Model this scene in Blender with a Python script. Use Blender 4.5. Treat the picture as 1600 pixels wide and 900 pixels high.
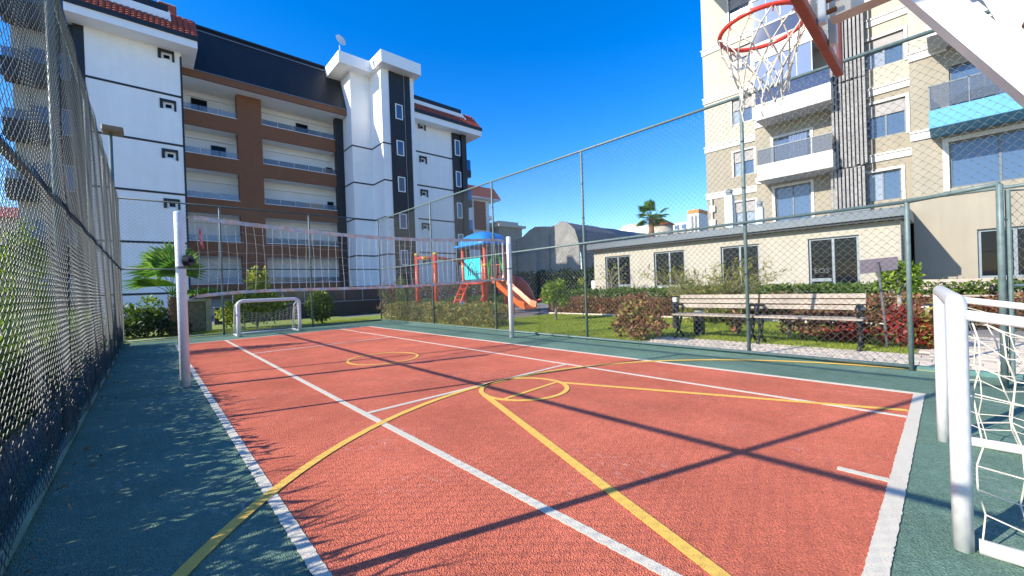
import bpy, math, random
import numpy as np
from mathutils import Vector, Matrix

for o in list(bpy.data.objects):
    bpy.data.objects.remove(o)
scene = bpy.context.scene
COL = scene.collection
rng = np.random.default_rng(7)
random.seed(7)

# ------------------------------------------------------------------ camera
YAW, PITCH, ROLL = math.radians(42.4), math.radians(-0.3), math.radians(2.06)
F = Vector((math.sin(YAW)*math.cos(PITCH), math.cos(YAW)*math.cos(PITCH), math.sin(PITCH)))
R0 = Vector((math.cos(YAW), -math.sin(YAW), 0)); U0 = R0.cross(F)
R = R0*math.cos(ROLL) - U0*math.sin(ROLL); U = R0*math.sin(ROLL) + U0*math.cos(ROLL)
cd = bpy.data.cameras.new('camera'); cam = bpy.data.objects.new('camera', cd); COL.objects.link(cam)
m = Matrix.Identity(4)
for i in range(3):
    m[i][0], m[i][1], m[i][2] = R[i], U[i], -F[i]
m[0][3], m[1][3], m[2][3] = 0, 0, 1.35
cam.matrix_world = m
cd.sensor_width = 36; cd.lens = 624/1600*36; cd.clip_start = 0.05; cd.clip_end = 3000
scene.camera = cam

# ------------------------------------------------------------------ sky, sun, exposure
TO_SUN_H = Vector((-0.9496, 0.3134)); ELEV = math.radians(28.8)
to_sun = Vector((TO_SUN_H.x*math.cos(ELEV), TO_SUN_H.y*math.cos(ELEV), math.sin(ELEV)))
w = bpy.data.worlds.new('World'); scene.world = w; w.use_nodes = True
nt = w.node_tree; nt.nodes.clear()
sky = nt.nodes.new('ShaderNodeTexSky'); sky.sky_type = 'NISHITA'; sky.sun_disc = False
sky.sun_elevation = ELEV; sky.sun_rotation = math.atan2(TO_SUN_H.x, TO_SUN_H.y)
sky.air_density = 1.0; sky.dust_density = 0.25; sky.ozone_density = 3.0; sky.altitude = 0
hs_ = nt.nodes.new('ShaderNodeHueSaturation'); hs_.inputs['Saturation'].default_value = 1.43; hs_.inputs['Hue'].default_value = .513   # deep clear-weather blue, over the whole sky
bg = nt.nodes.new('ShaderNodeBackground'); bg.inputs[1].default_value = 0.15
ow = nt.nodes.new('ShaderNodeOutputWorld')
nt.links.new(sky.outputs[0], hs_.inputs['Color']); nt.links.new(hs_.outputs[0], bg.inputs[0]); nt.links.new(bg.outputs[0], ow.inputs[0])
sd = bpy.data.lights.new('sun', 'SUN'); sd.energy = 4.0; sd.angle = math.radians(0.5); sd.color = (1.0, 0.925, 0.79)
sun = bpy.data.objects.new('sun', sd); COL.objects.link(sun); sun.location = (-20, 8, 20)
sun.rotation_euler = to_sun.to_track_quat('Z', 'Y').to_euler()
vs = scene.view_settings
vs.view_transform = 'Standard'; vs.look = 'None'; vs.exposure = 1.05; vs.gamma = 1; vs.use_curve_mapping = False
scene.render.engine = 'CYCLES'

# ------------------------------------------------------------------ materials
MATS = {}
def pm(name, col, rough=0.7, var=0.12, scale=6.0, bump=0.0, bscale=60.0, metal=0.0, spec=0.4, col2=None, big=0.0, coat=0.0, streak=0.0):
    """principled surface: base colour broken up by noise, fine relief from noise"""
    if name in MATS: return MATS[name]
    mt = bpy.data.materials.new(name); mt.use_nodes = True
    n = mt.node_tree.nodes; l = mt.node_tree.links
    b = n['Principled BSDF']
    tc = n.new('ShaderNodeTexCoord')
    no = n.new('ShaderNodeTexNoise'); no.inputs['Scale'].default_value = scale; no.inputs['Detail'].default_value = 6
    l.new(tc.outputs['Object'], no.inputs['Vector'])
    ramp = n.new('ShaderNodeValToRGB')
    c2 = col2 if col2 else tuple(min(1, c*(1+var)) for c in col)
    c1 = col if col2 else tuple(c*(1-var) for c in col)
    ramp.color_ramp.elements[0].position = 0.3; ramp.color_ramp.elements[1].position = 0.7
    ramp.color_ramp.elements[0].color = (*c1, 1); ramp.color_ramp.elements[1].color = (*c2, 1)
    l.new(no.outputs['Fac'], ramp.inputs['Fac'])
    last = ramp.outputs['Color']
    if big:
        n2 = n.new('ShaderNodeTexNoise'); n2.inputs['Scale'].default_value = scale*0.08; n2.inputs['Detail'].default_value = 4
        l.new(tc.outputs['Object'], n2.inputs['Vector'])
        mp = n.new('ShaderNodeMapRange'); mp.inputs['From Min'].default_value = .3; mp.inputs['From Max'].default_value = .7
        mp.inputs['To Min'].default_value = 1-big; mp.inputs['To Max'].default_value = 1+big
        l.new(n2.outputs['Fac'], mp.inputs['Value'])
        mx = n.new('ShaderNodeMix'); mx.data_type = 'RGBA'; mx.blend_type = 'MULTIPLY'; mx.inputs['Factor'].default_value = 1
        l.new(last, mx.inputs['A']); l.new(mp.outputs['Result'], mx.inputs['B']); last = mx.outputs['Result']
    if streak:
        mpg = n.new('ShaderNodeMapping'); mpg.inputs['Scale'].default_value = (2.2, 2.2, .10); l.new(tc.outputs['Object'], mpg.inputs['Vector'])
        n3 = n.new('ShaderNodeTexNoise'); n3.inputs['Scale'].default_value = 1.6; n3.inputs['Detail'].default_value = 7; n3.inputs['Roughness'].default_value = .65
        l.new(mpg.outputs[0], n3.inputs['Vector'])
        mp3 = n.new('ShaderNodeMapRange'); mp3.inputs['From Min'].default_value = .42; mp3.inputs['From Max'].default_value = .66
        mp3.inputs['To Min'].default_value = 1; mp3.inputs['To Max'].default_value = 1-streak; l.new(n3.outputs['Fac'], mp3.inputs['Value'])
        mx3 = n.new('ShaderNodeMix'); mx3.data_type = 'RGBA'; mx3.blend_type = 'MULTIPLY'; mx3.inputs['Factor'].default_value = 1
        l.new(last, mx3.inputs['A']); l.new(mp3.outputs['Result'], mx3.inputs['B']); last = mx3.outputs['Result']
    l.new(last, b.inputs['Base Color'])
    b.inputs['Roughness'].default_value = rough; b.inputs['Metallic'].default_value = metal
    b.inputs['Specular IOR Level'].default_value = spec
    if coat: b.inputs['Coat Weight'].default_value = coat; b.inputs['Coat Roughness'].default_value = .08
    if bump:
        nb = n.new('ShaderNodeTexNoise'); nb.inputs['Scale'].default_value = bscale; nb.inputs['Detail'].default_value = 4
        l.new(tc.outputs['Object'], nb.inputs['Vector'])
        bp = n.new('ShaderNodeBump'); bp.inputs['Strength'].default_value = bump; bp.inputs['Distance'].default_value = 0.01
        l.new(nb.outputs['Fac'], bp.inputs['Height']); l.new(bp.outputs['Normal'], b.inputs['Normal'])
    MATS[name] = mt
    return mt

def rubber(name, col, scuff=(.75, .70, .66), amount=0.5, thr=.56, lo=.545):
    """sprayed rubber-granule sports surface with scuffs"""
    mt = bpy.data.materials.new(name); mt.use_nodes = True
    n = mt.node_tree.nodes; l = mt.node_tree.links; b = n['Principled BSDF']
    tc = n.new('ShaderNodeTexCoord')
    def noise(s, d=4, r=.5):
        x = n.new('ShaderNodeTexNoise'); x.inputs['Scale'].default_value = s; x.inputs['Detail'].default_value = d; x.inputs['Roughness'].default_value = r
        l.new(tc.outputs['Object'], x.inputs['Vector']); return x.outputs['Fac']
    def rng_(v, a, b_, c, d):
        x = n.new('ShaderNodeMapRange'); x.inputs[1].default_value = a; x.inputs[2].default_value = b_; x.inputs[3].default_value = c; x.inputs[4].default_value = d
        l.new(v, x.inputs[0]); return x.outputs[0]
    def mul(c1, v):
        x = n.new('ShaderNodeMix'); x.data_type = 'RGBA'; x.blend_type = 'MULTIPLY'; x.inputs['Factor'].default_value = 1
        l.new(c1, x.inputs['A']); l.new(v, x.inputs['B']); return x.outputs['Result']
    rgb = n.new('ShaderNodeRGB'); rgb.outputs[0].default_value = (*col, 1)
    vor = n.new('ShaderNodeTexVoronoi'); vor.inputs['Scale'].default_value = 170
    l.new(tc.outputs['Object'], vor.inputs['Vector'])
    sep = n.new('ShaderNodeSeparateColor'); l.new(vor.outputs['Color'], sep.inputs[0])
    c = mul(rgb.outputs[0], rng_(sep.outputs[0], 0, 1, .72, 1.28))
    c = mul(c, rng_(noise(1.1, 5, .6), .3, .7, .84, 1.14)); c = mul(c, rng_(noise(.35, 3, .5), .3, .7, .88, 1.12))
    c = mul(c, rng_(noise(7, 5, .6), .3, .7, .93, 1.07))
    # scuffs: smeared streaks confined to a few worn spots
    mpn = n.new('ShaderNodeMapping'); mpn.inputs['Scale'].default_value = (9, 2.6, 1); mpn.inputs['Rotation'].default_value = (0, 0, .9)
    l.new(tc.outputs['Object'], mpn.inputs['Vector'])
    sn = n.new('ShaderNodeTexNoise'); sn.inputs['Scale'].default_value = 2.2; sn.inputs['Detail'].default_value = 8; sn.inputs['Roughness'].default_value = .75
    l.new(mpn.outputs[0], sn.inputs['Vector'])
    s1 = rng_(sn.outputs['Fac'], lo, lo+.185, 0, 1); s2 = rng_(noise(.9, 2), thr, thr+.12, 0, 1)
    ml = n.new('ShaderNodeMath'); ml.operation = 'MULTIPLY'; l.new(s1, ml.inputs[0]); l.new(s2, ml.inputs[1])
    ml2 = n.new('ShaderNodeMath'); ml2.operation = 'MULTIPLY'; l.new(ml.outputs[0], ml2.inputs[0]); ml2.inputs[1].default_value = amount
    mx = n.new('ShaderNodeMix'); mx.data_type = 'RGBA'; l.new(ml2.outputs[0], mx.inputs['Factor']); l.new(c, mx.inputs['A']); mx.inputs['B'].default_value = (*scuff, 1)
    l.new(mx.outputs['Result'], b.inputs['Base Color'])
    b.inputs['Roughness'].default_value = .9; b.inputs['Specular IOR Level'].default_value = .06
    vb = n.new('ShaderNodeTexVoronoi'); vb.inputs['Scale'].default_value = 120; l.new(tc.outputs['Object'], vb.inputs['Vector'])
    ad = n.new('ShaderNodeMath'); ad.operation = 'ADD'; l.new(vb.outputs['Distance'], ad.inputs[0]); l.new(noise(60, 5), ad.inputs[1])
    bp = n.new('ShaderNodeBump'); bp.inputs['Strength'].default_value = .75; bp.inputs['Distance'].default_value = .009
    l.new(ad.outputs[0], bp.inputs['Height']); l.new(bp.outputs['Normal'], b.inputs['Normal'])
    return mt

def worn_paint(name, col, under):
    """line paint sitting on the granules, rubbed through in small spots"""
    mt = bpy.data.materials.new(name); mt.use_nodes = True
    n = mt.node_tree.nodes; l = mt.node_tree.links; b = n['Principled BSDF']
    tc = n.new('ShaderNodeTexCoord')
    no = n.new('ShaderNodeTexNoise'); no.inputs['Scale'].default_value = 110; no.inputs['Detail'].default_value = 3
    n2 = n.new('ShaderNodeTexNoise'); n2.inputs['Scale'].default_value = 3.5; n2.inputs['Detail'].default_value = 4
    l.new(tc.outputs['Object'], no.inputs['Vector']); l.new(tc.outputs['Object'], n2.inputs['Vector'])
    a = n.new('ShaderNodeMath'); a.operation = 'MULTIPLY_ADD'; l.new(n2.outputs['Fac'], a.inputs[0]); a.inputs[1].default_value = .5; l.new(no.outputs['Fac'], a.inputs[2])
    mr = n.new('ShaderNodeMapRange'); mr.inputs[1].default_value = .83; mr.inputs[2].default_value = .98; l.new(a.outputs[0], mr.inputs[0])
    mr.inputs[4].default_value = .75
    mx = n.new('ShaderNodeMix'); mx.data_type = 'RGBA'; l.new(mr.outputs[0], mx.inputs['Factor'])
    mx.inputs['A'].default_value = (*col, 1); mx.inputs['B'].default_value = (*under, 1)
    l.new(mx.outputs['Result'], b.inputs['Base Color']); b.inputs['Roughness'].default_value = .75
    bp = n.new('ShaderNodeBump'); bp.inputs['Strength'].default_value = .5; bp.inputs['Distance'].default_value = .008
    l.new(no.outputs['Fac'], bp.inputs['Height']); l.new(bp.outputs['Normal'], b.inputs['Normal'])
    return mt

def leafmat(name, c1, c2, c3=None, rough=.5, trans=.35):
    """each leaf (mesh island) takes its own colour between the given ones"""
    if name in MATS: return MATS[name]
    mt = bpy.data.materials.new(name); mt.use_nodes = True
    n = mt.node_tree.nodes; l = mt.node_tree.links; b = n['Principled BSDF']; out = n['Material Output']
    g = n.new('ShaderNodeNewGeometry'); ramp = n.new('ShaderNodeValToRGB')
    e = ramp.color_ramp.elements; e[0].color = (*c1, 1); e[1].color = (*(c3 or c2), 1)
    if c3: x = e.new(.55); x.color = (*c2, 1)
    l.new(g.outputs['Random Per Island'], ramp.inputs['Fac']); l.new(ramp.outputs['Color'], b.inputs['Base Color'])
    b.inputs['Roughness'].default_value = rough; b.inputs['Specular IOR Level'].default_value = .35
    t = n.new('ShaderNodeBsdfTranslucent'); l.new(ramp.outputs['Color'], t.inputs['Color'])
    ms = n.new('ShaderNodeMixShader'); ms.inputs[0].default_value = trans
    l.new(b.outputs[0], ms.inputs[1]); l.new(t.outputs[0], ms.inputs[2]); l.new(ms.outputs[0], out.inputs['Surface'])
    MATS[name] = mt; return mt

def glassmat(name, col, rough=.03, alpha=1.0, spec=.7):
    if name in MATS: return MATS[name]
    mt = bpy.data.materials.new(name); mt.use_nodes = True
    b = mt.node_tree.nodes['Principled BSDF']
    b.inputs['Base Color'].default_value = (*col, 1); b.inputs['Roughness'].default_value = rough
    b.inputs['Specular IOR Level'].default_value = spec; b.inputs['Alpha'].default_value = alpha
    b.inputs['IOR'].default_value = 1.5
    MATS[name] = mt; return mt

RED = rubber('red rubber granules', (.63, .172, .103), (.80, .66, .58), .6, .52)
GREEN = rubber('green rubber granules', (.145, .235, .175), (.62, .64, .57), .6, .50, .53)
WHITE_LINE = worn_paint('white line paint', (.66, .61, .48), (.45, .30, .26))
YELLOW_LINE = worn_paint('yellow line paint', (.80, .50, .09), (.55, .25, .08))
POST = pm('fence post paint', (.115, .165, .16), .45, .18, 14, .1, 40)
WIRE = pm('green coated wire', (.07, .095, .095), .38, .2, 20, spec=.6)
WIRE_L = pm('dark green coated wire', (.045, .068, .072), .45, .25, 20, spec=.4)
KERB = pm('teal kerb paint', (.085, .19, .165), .7, .2, 9, .3, 50)
WHITEP = pm('white gloss paint', (.64, .65, .64), .3, .04, 5, .03, 20, spec=.5)
WHITEPOST = pm('white post paint', (.70, .70, .70), .4, .06, 8, .05, 20)
CORD = pm('cream cord', (.56, .52, .44), .85, .12, 30)
TAPE = pm('faded net tape', (.56, .51, .46), .85, .25, 12, .3, 80)
RIMRED = pm('red rim paint', (.60, .05, .03), .22, .1, 12, spec=.6)
BOARDRED = pm('rusty red paint', (.33, .07, .045), .5, .25, 9, .1, 30)
RUST = pm('rust', (.16, .06, .03), .9, .35, 20, .5, 60)
ACRYL = glassmat('board acrylic', (.55, .64, .62), .12, .55)
ASPH = pm('grey ground', (.24, .23, .21), .9, .15, 3, .2, 40)
LAWN = pm('lawn soil and turf', (.14, .20, .035), .9, .3, 5, .6, 45, col2=(.28, .33, .06))
PAVER = pm('concrete paver', (.68, .58, .45), .85, .14, 5, .3, 50)
PAVER2 = pm('darker concrete paver', (.58, .50, .39), .85, .16, 5, .3, 50)
JOINT = pm('joint sand', (.28, .24, .19), .95, .2, 20)
WHITEW = pm('white render wall', (.88, .86, .82), .8, .03, 1.2, .05, 40, big=.05, streak=.045)
WHITEW2 = pm('white soffit', (.88, .87, .84), .8, .03, 1.2)
BLACKP = pm('black painted metal', (.018, .02, .024), .45, .2, 4)
ANTHR = pm('anthracite cladding', (.021, .021, .023), .5, .15, 2, .05, 20)
BROWN = pm('brown render', (.23, .098, .048), .8, .05, 2, .06, 50, big=.06)
TILE = pm('clay tiles', (.30, .055, .025), .55, .35, 9, col2=(.44, .11, .05))
GLASS_SKY = glassmat('blue glass', (.06, .11, .20), .05)  # blue of the reflected sky and glass coating put into the base colour
GLASSC = glassmat('curtained glass', (.24, .29, .36), .08)
GLASSD = glassmat('dark glass', (.008, .010, .014), .03, spec=.15)
GLASSR = glassmat('clear railing glass', (.22, .30, .40), .05, .45)
GLASSG = glassmat('grey railing glass', (.10, .12, .15), .08, .6)
CREAM = pm('cream render', (.46, .425, .345), .85, .04, 1.5, .06, 60, big=.05, streak=.07)
TAN = pm('tan render', (.305, .275, .215), .85, .05, 1.5, .06, 60, big=.05, streak=.07)
ANNEX = pm('sand render', (.395, .365, .295), .85, .05, 1.5, .08, 60, big=.05, streak=.07)
TRIM = pm('white trim', (.60, .59, .56), .7, .04, 3)
GREYM = pm('grey metal', (.12, .142, .16), .4, .1, 4, metal=.2)
ALU = pm('aluminium frame', (.22, .25, .275), .4, .08, 6, metal=.3)
SLAT = pm('weathered grey slat', (.27, .265, .265), .8, .2, 4, .3, 20)
DARKGAP = pm('dark cabinet', (.03, .035, .045), .7, .2, 4)
SHUT = pm('grey roller shutter', (.30, .29, .29), .6, .1, 3)
BLUEP = pm('sky blue render', (.10, .33, .52), .7, .04, 2)
WOOD = pm('weathered bench wood', (.37, .31, .25), .75, .2, 3, .35, 30)
IRON = pm('black cast iron', (.015, .015, .017), .45, .3, 10, .2, 40)
SIGNB = pm('violet grey sign back', (.115, .095, .125), .6, .12, 6)
PIPEWOOD = pm('dark sign post', (.10, .095, .10), .7, .2, 10)
PLAYRED = pm('red play post', (.62, .07, .03), .35, .08, 6, spec=.5)
PLAYORANGE = pm('orange slide plastic', (.75, .15, .03), .3, .05, 4, spec=.5)
PLAYBLUE = pm('blue play plastic', (.015, .22, .62), .35, .08, 4)
PLAYCYAN = pm('cyan play panel', (.03, .58, .66), .4, .06, 4)
PLAYGREEN = pm('green play plastic', (.06, .42, .08), .4, .08, 4)
PLAYYEL = pm('yellow clamp plastic', (.75, .50, .05), .4, .08, 4)
TARP = pm('grey tarpaulin', (.13, .138, .15), .6, .12, 1.2, .5, 4, big=.1)
TARP_LIT = pm('sunlit tarpaulin', (.23, .225, .212), .65, .15, 1.5, .6, 5, big=.1)  # same tarpaulin on the sunlit end wall, light put into its paler colour
STONE = pm('rough stone cladding', (.36, .30, .21), .9, .3, 8, .6, 30)
BARK = pm('palm bark', (.20, .10, .05), .9, .35, 14, .8, 40)
BARK2 = pm('grey bark', (.30, .26, .21), .9, .3, 14, .6, 40)
BLACKPL = pm('black plastic', (.015, .015, .017), .4, .1, 4)
LAMPW = pm('lamp diffuser', (.75, .74, .68), .5, .04, 4)
REDRIB = pm('red ribbon', (.55, .05, .05), .7, .3, 10, col2=(.75, .45, .42))
L_GREEN = leafmat('hedge leaves', (.035, .085, .014), (.09, .16, .022), (.18, .24, .035))
L_MIX = leafmat('mixed photinia leaves', (.13, .19, .03), (.44, .42, .09), (.50, .20, .09), trans=.4)
L_RED = leafmat('red photinia leaves', (.10, .10, .03), (.27, .095, .055), (.46, .21, .13))
L_BRED = leafmat('bright red leaves', (.10, .04, .02), (.33, .035, .028), (.52, .10, .07))
L_YEL = leafmat('yellow green leaves', (.16, .24, .02), (.36, .42, .04), (.55, .55, .09), trans=.45)
L_LIME = leafmat('lime topiary leaves', (.07, .14, .012), (.20, .31, .025), (.34, .45, .05))
L_FEATHER = leafmat('golden feather foliage', (.12, .15, .02), (.27, .27, .04), (.38, .33, .08))
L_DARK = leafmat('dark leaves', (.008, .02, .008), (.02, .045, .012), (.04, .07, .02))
L_PALM = leafmat('palm leaf', (.045, .13, .015), (.12, .27, .03), (.27, .42, .05), trans=.5)
L_PINK = leafmat('pink blossom and leaves', (.05, .08, .02), (.20, .07, .05), (.40, .10, .12))
GRASS = leafmat('grass blades', (.17, .25, .02), (.33, .40, .035), (.48, .50, .08), trans=.4)

# ------------------------------------------------------------------ mesh helpers
class MB:
    def __init__(s): s.v = []; s.f = []
    def add(s, vs_, fs_):
        k = len(s.v); s.v.extend([tuple(map(float, p)) for p in vs_]); s.f.extend([tuple(i+k for i in f) for f in fs_]); return s
    def box(s, x0, x1, y0, y1, z0, z1):
        return s.add([(x0,y0,z0),(x1,y0,z0),(x1,y1,z0),(x0,y1,z0),(x0,y0,z1),(x1,y0,z1),(x1,y1,z1),(x0,y1,z1)],
                     [(0,3,2,1),(4,5,6,7),(0,1,5,4),(1,2,6,5),(2,3,7,6),(3,0,4,7)])
    def bbox(s, x0, x1, y0, y1, z0, z1, b=.01):
        """box with chamfered edges"""
        P = []; 
        for X, sx in ((x0,1),(x1,-1)):
            for Y, sy in ((y0,1),(y1,-1)):
                for Z, sz in ((z0,1),(z1,-1)):
                    P += [(X, Y+sy*b, Z+sz*b), (X+sx*b, Y, Z+sz*b), (X+sx*b, Y+sy*b, Z)]
        i = lambda a, b_, c, k: ((a*2+b_)*2+c)*3+k
        fs = []
        for a in (0,1): fs.append((i(a,0,0,0), i(a,1,0,0), i(a,1,1,0), i(a,0,1,0)))
        for a in (0,1): fs.append((i(0,a,0,1), i(1,a,0,1), i(1,a,1,1), i(0,a,1,1)))
        for a in (0,1): fs.append((i(0,0,a,2), i(1,0,a,2), i(1,1,a,2), i(0,1,a,2)))
        for a in (0,1):
            for b_ in (0,1):
                fs.append((i(a,b_,0,0), i(a,b_,0,1), i(a,b_,1,1), i(a,b_,1,0)))
                fs.append((i(a,0,b_,0), i(a,0,b_,2), i(a,1,b_,2), i(a,1,b_,0)))
                fs.append((i(0,a,b_,1), i(0,a,b_,2), i(1,a,b_,2), i(1,a,b_,1)))
                for c in (0,1): fs.append((i(a,b_,c,0), i(a,b_,c,1), i(a,b_,c,2)))
        return s.add(P, fs)
    def tube(s, pts, r, n=8, cap=True, closed=False, flat=1.0, side=None):
        """swept tube along pts; r a number or list"""
        P = [Vector(p) for p in pts]; k = len(P)
        rr = r if isinstance(r, (list, tuple)) else [r]*k
        base = len(s.v); ref = None
        for a in range(k):
            if closed: t = P[(a+1) % k]-P[a-1]
            else: t = P[min(a+1, k-1)]-P[max(a-1, 0)]
            t.normalize()
            if side is not None: u = Vector(side)
            elif ref is None: u = Vector((0,0,1)) if abs(t.z) < .9 else Vector((1,0,0))
            else: u = ref
            u = (u - t*u.dot(t)).normalized(); ref = u; v_ = t.cross(u)
            for j in range(n):
                an = 2*math.pi*(j+.5)/n
                s.v.append(tuple(P[a] + u*math.cos(an)*rr[a] + v_*math.sin(an)*rr[a]*flat))
        for a in range(k if closed else k-1):
            b_ = (a+1) % k
            for j in range(n):
                s.f.append((base+a*n+j, base+a*n+(j+1) % n, base+b_*n+(j+1) % n, base+b_*n+j))
        if cap and not closed:
            s.f.append(tuple(base+j for j in reversed(range(n)))); s.f.append(tuple(base+(k-1)*n+j for j in range(n)))
        return s
    def lathe(s, c, prof, n=16):
        base = len(s.v)
        for (r, z) in prof:
            for j in range(n):
                a = 2*math.pi*j/n; s.v.append((c[0]+r*math.cos(a), c[1]+r*math.sin(a), c[2]+z))
        for k in range(len(prof)-1):
            for j in range(n):
                s.f.append((base+k*n+j, base+k*n+(j+1) % n, base+(k+1)*n+(j+1) % n, base+(k+1)*n+j))
        s.f.append(tuple(base+j for j in reversed(range(n)))); s.f.append(tuple(base+(len(prof)-1)*n+j for j in range(n)))
        return s
    def prism(s, poly, d):
        """closed polygon (3D points) extruded by vector d"""
        k = len(poly); d = Vector(d)
        s.add([tuple(p) for p in poly]+[tuple(Vector(p)+d) for p in poly],
              [tuple(range(k))[::-1], tuple(range(k, 2*k))]+[(i, (i+1) % k, k+(i+1) % k, k+i) for i in range(k)])
        return s

def mesh_obj(name, mb, mat, parent=None, smooth=False, kind=None, label=None):
    me = bpy.data.meshes.new(name)
    if isinstance(mb, MB): me.from_pydata(mb.v, [], mb.f)
    else: me.from_pydata(mb[0], [], mb[1])
    me.materials.append(mat)
    if smooth: me.shade_smooth()
    me.update()
    o = bpy.data.objects.new(name, me); COL.objects.link(o)
    if parent is not None:
        o.parent = parent
        p = parent; off = Vector((0,0,0))
        while p is not None:
            if p.type == 'EMPTY': off += p.location
            p = p.parent
        o.matrix_parent_inverse = Matrix.Translation(-off) if parent.type == 'EMPTY' else Matrix.Identity(4)
    if kind: o['kind'] = kind
    if label: o['label'] = label
    return o

def numesh(name, V, Fq, mat, parent=None, kind=None):
    """fast path for numpy quads"""
    me = bpy.data.meshes.new(name)
    nf, k = Fq.shape
    me.vertices.add(len(V)); me.vertices.foreach_set('co', V.astype(np.float32).ravel())
    me.loops.add(nf*k); me.loops.foreach_set('vertex_index', Fq.astype(np.int32).ravel())
    me.polygons.add(nf); me.polygons.foreach_set('loop_start', np.arange(0, nf*k, k, dtype=np.int32))
    me.update(calc_edges=True); me.materials.append(mat)
    o = bpy.data.objects.new(name, me); COL.objects.link(o)
    if parent is not None:
        o.parent = parent
        if parent.type == 'EMPTY': o.matrix_parent_inverse = Matrix.Translation(-parent.location)
    if kind: o['kind'] = kind
    return o

def thing(name, label, cat, loc=(0,0,0), group=None):
    o = bpy.data.objects.new(name, None); COL.objects.link(o); o.location = loc; o.empty_display_size = .2
    o['label'] = label; o['category'] = cat
    if group: o['group'] = group
    return o
def struct(o): o['kind'] = 'structure'; return o
def tag(o, label, cat, group=None):
    o['label'] = label; o['category'] = cat
    if group: o['group'] = group
    return o
def sheet(x0, x1, y0, y1, z, th=.03):
    return MB().box(x0, x1, y0, y1, z-th, z)

def leaves(name, pts, size, mat, parent, aspect=.45, up=.3, out=None, kind='stuff', jitter=.35):
    """one rhombic leaf per point"""
    n = len(pts); 
    d = rng.normal(size=(n,3)); d[:,2] += up
    if out is not None: d += out*1.2
    d /= np.linalg.norm(d, axis=1)[:,None]
    q = rng.normal(size=(n,3)); s_ = np.cross(d, q); s_ /= np.linalg.norm(s_, axis=1)[:,None]+1e-9
    nrm = np.cross(d, s_)
    L = size*(1+jitter*rng.normal(size=n)).clip(.4, 1.8)
    W = L*aspect
    p = pts
    V = np.stack([p, p+d*(L*.5)[:,None]+s_*(W*.5)[:,None]+nrm*(W*.15)[:,None], p+d*L[:,None], p+d*(L*.5)[:,None]-s_*(W*.5)[:,None]+nrm*(W*.15)[:,None]], 1).reshape(-1,3)
    return numesh(name, V, np.arange(4*n).reshape(n,4), mat, parent, kind)

def lump(x, y, z, s=1.0):
    return (np.sin(x*2.3*s+1.1)*np.cos(y*1.9*s+.4)+np.sin(x*5.1*s+y*3.7*s+2.0)*.6+np.cos(z*4.3*s+x*2.1*s)*.5)/2.1

def hedge_pts(x0, x1, y0, y1, z0, z1, n, rough=.08, fill=.35):
    """points in the outer shell of an uneven box"""
    m_ = int(n*4)
    p = rng.random((m_,3)); P = np.column_stack([x0+p[:,0]*(x1-x0), y0+p[:,1]*(y1-y0), z0+p[:,2]*(z1-z0)])
    dx = np.minimum(P[:,0]-x0, x1-P[:,0]); dy = np.minimum(P[:,1]-y0, y1-P[:,1]); dz = z1-P[:,2]
    d = np.minimum(np.minimum(dx, dy), dz) - rough*(lump(P[:,0]*1.3, P[:,1]*1.3, P[:,2]*1.5)*1.0+.6)
    keep = (d > 0) & (rng.random(m_) < np.where(d < .16, 1.0, fill))
    return P[keep][:n]

def ball_pts(c, r, n, rough=.2, fill=.3):
    m_ = n*4
    d = rng.normal(size=(m_,3)); d /= np.linalg.norm(d, axis=1)[:,None]
    rad = rng.random(m_)**(1/3)
    lim = 1-rough*(lump(d[:,0]*1.6+c[0], d[:,1]*1.6+c[1], d[:,2]*1.6)+.5)*.8
    keep = (rad < lim) & (rng.random(m_) < np.where(rad > lim-.3, 1, fill))
    P = np.array(c)+d*rad[:,None]*np.array(r)
    return P[keep][:n]

# ------------------------------------------------------------------ ground, court, garden surfaces
struct(mesh_obj('ground', sheet(-400, 400, -200, 600, -.07), ASPH))
surround = struct(mesh_obj('court_surround', sheet(-.80, 7.70, -3, 17.30, 0, .3), GREEN))
court = struct(mesh_obj('playing_court', sheet(.57, 6.22, .25, 14.95, .004, .003), RED))
def line(x0, x1, y0, y1, z=.008, m_=None):
    # painted strip with slightly ragged long edges
    along_x = (x1-x0) > (y1-y0); L = max(x1-x0, y1-y0); n = max(6, int(L/.02)); V = []; Fs = []
    for i in range(n+1):
        t = i/n
        for k, e in enumerate((0, 1)):
            j = random.gauss(0, .0018)
            if along_x: x, y = x0+(x1-x0)*t, (y0, y1)[e]+j
            else: x, y = (x0, x1)[e]+j, y0+(y1-y0)*t
            V += [(x, y, z), (x, y, z-.003)]
    for i in range(n):
        k = i*4; Fs += [(k, k+2, k+6, k+4), (k+1, k+5, k+7, k+3), (k, k+4, k+5, k+1), (k+2, k+3, k+7, k+6)]
    Fs += [(0, 1, 3, 2), (4*n, 4*n+2, 4*n+3, 4*n+1)]
    return mesh_obj('court_line', MB().add(V, Fs), m_ or WHITE_LINE, court)
line(.54, .608, .20, 15.0)                # left sideline
line(6.18, 6.26, .20, 15.0)              # right sideline
line(.608, 6.18, .205, .29)                # near baseline
line(.608, 6.18, 14.93, 15.0)             # far baseline
line(1.69, 1.755, .29, 14.93)             # inner lines
line(5.135, 5.19, .29, 14.93)
line(1.755, 5.135, 4.325, 4.385)             # service lines
line(1.755, 5.135, 10.825, 10.885)
line(3.47, 3.53, .29, .55)               # centre tick
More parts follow.
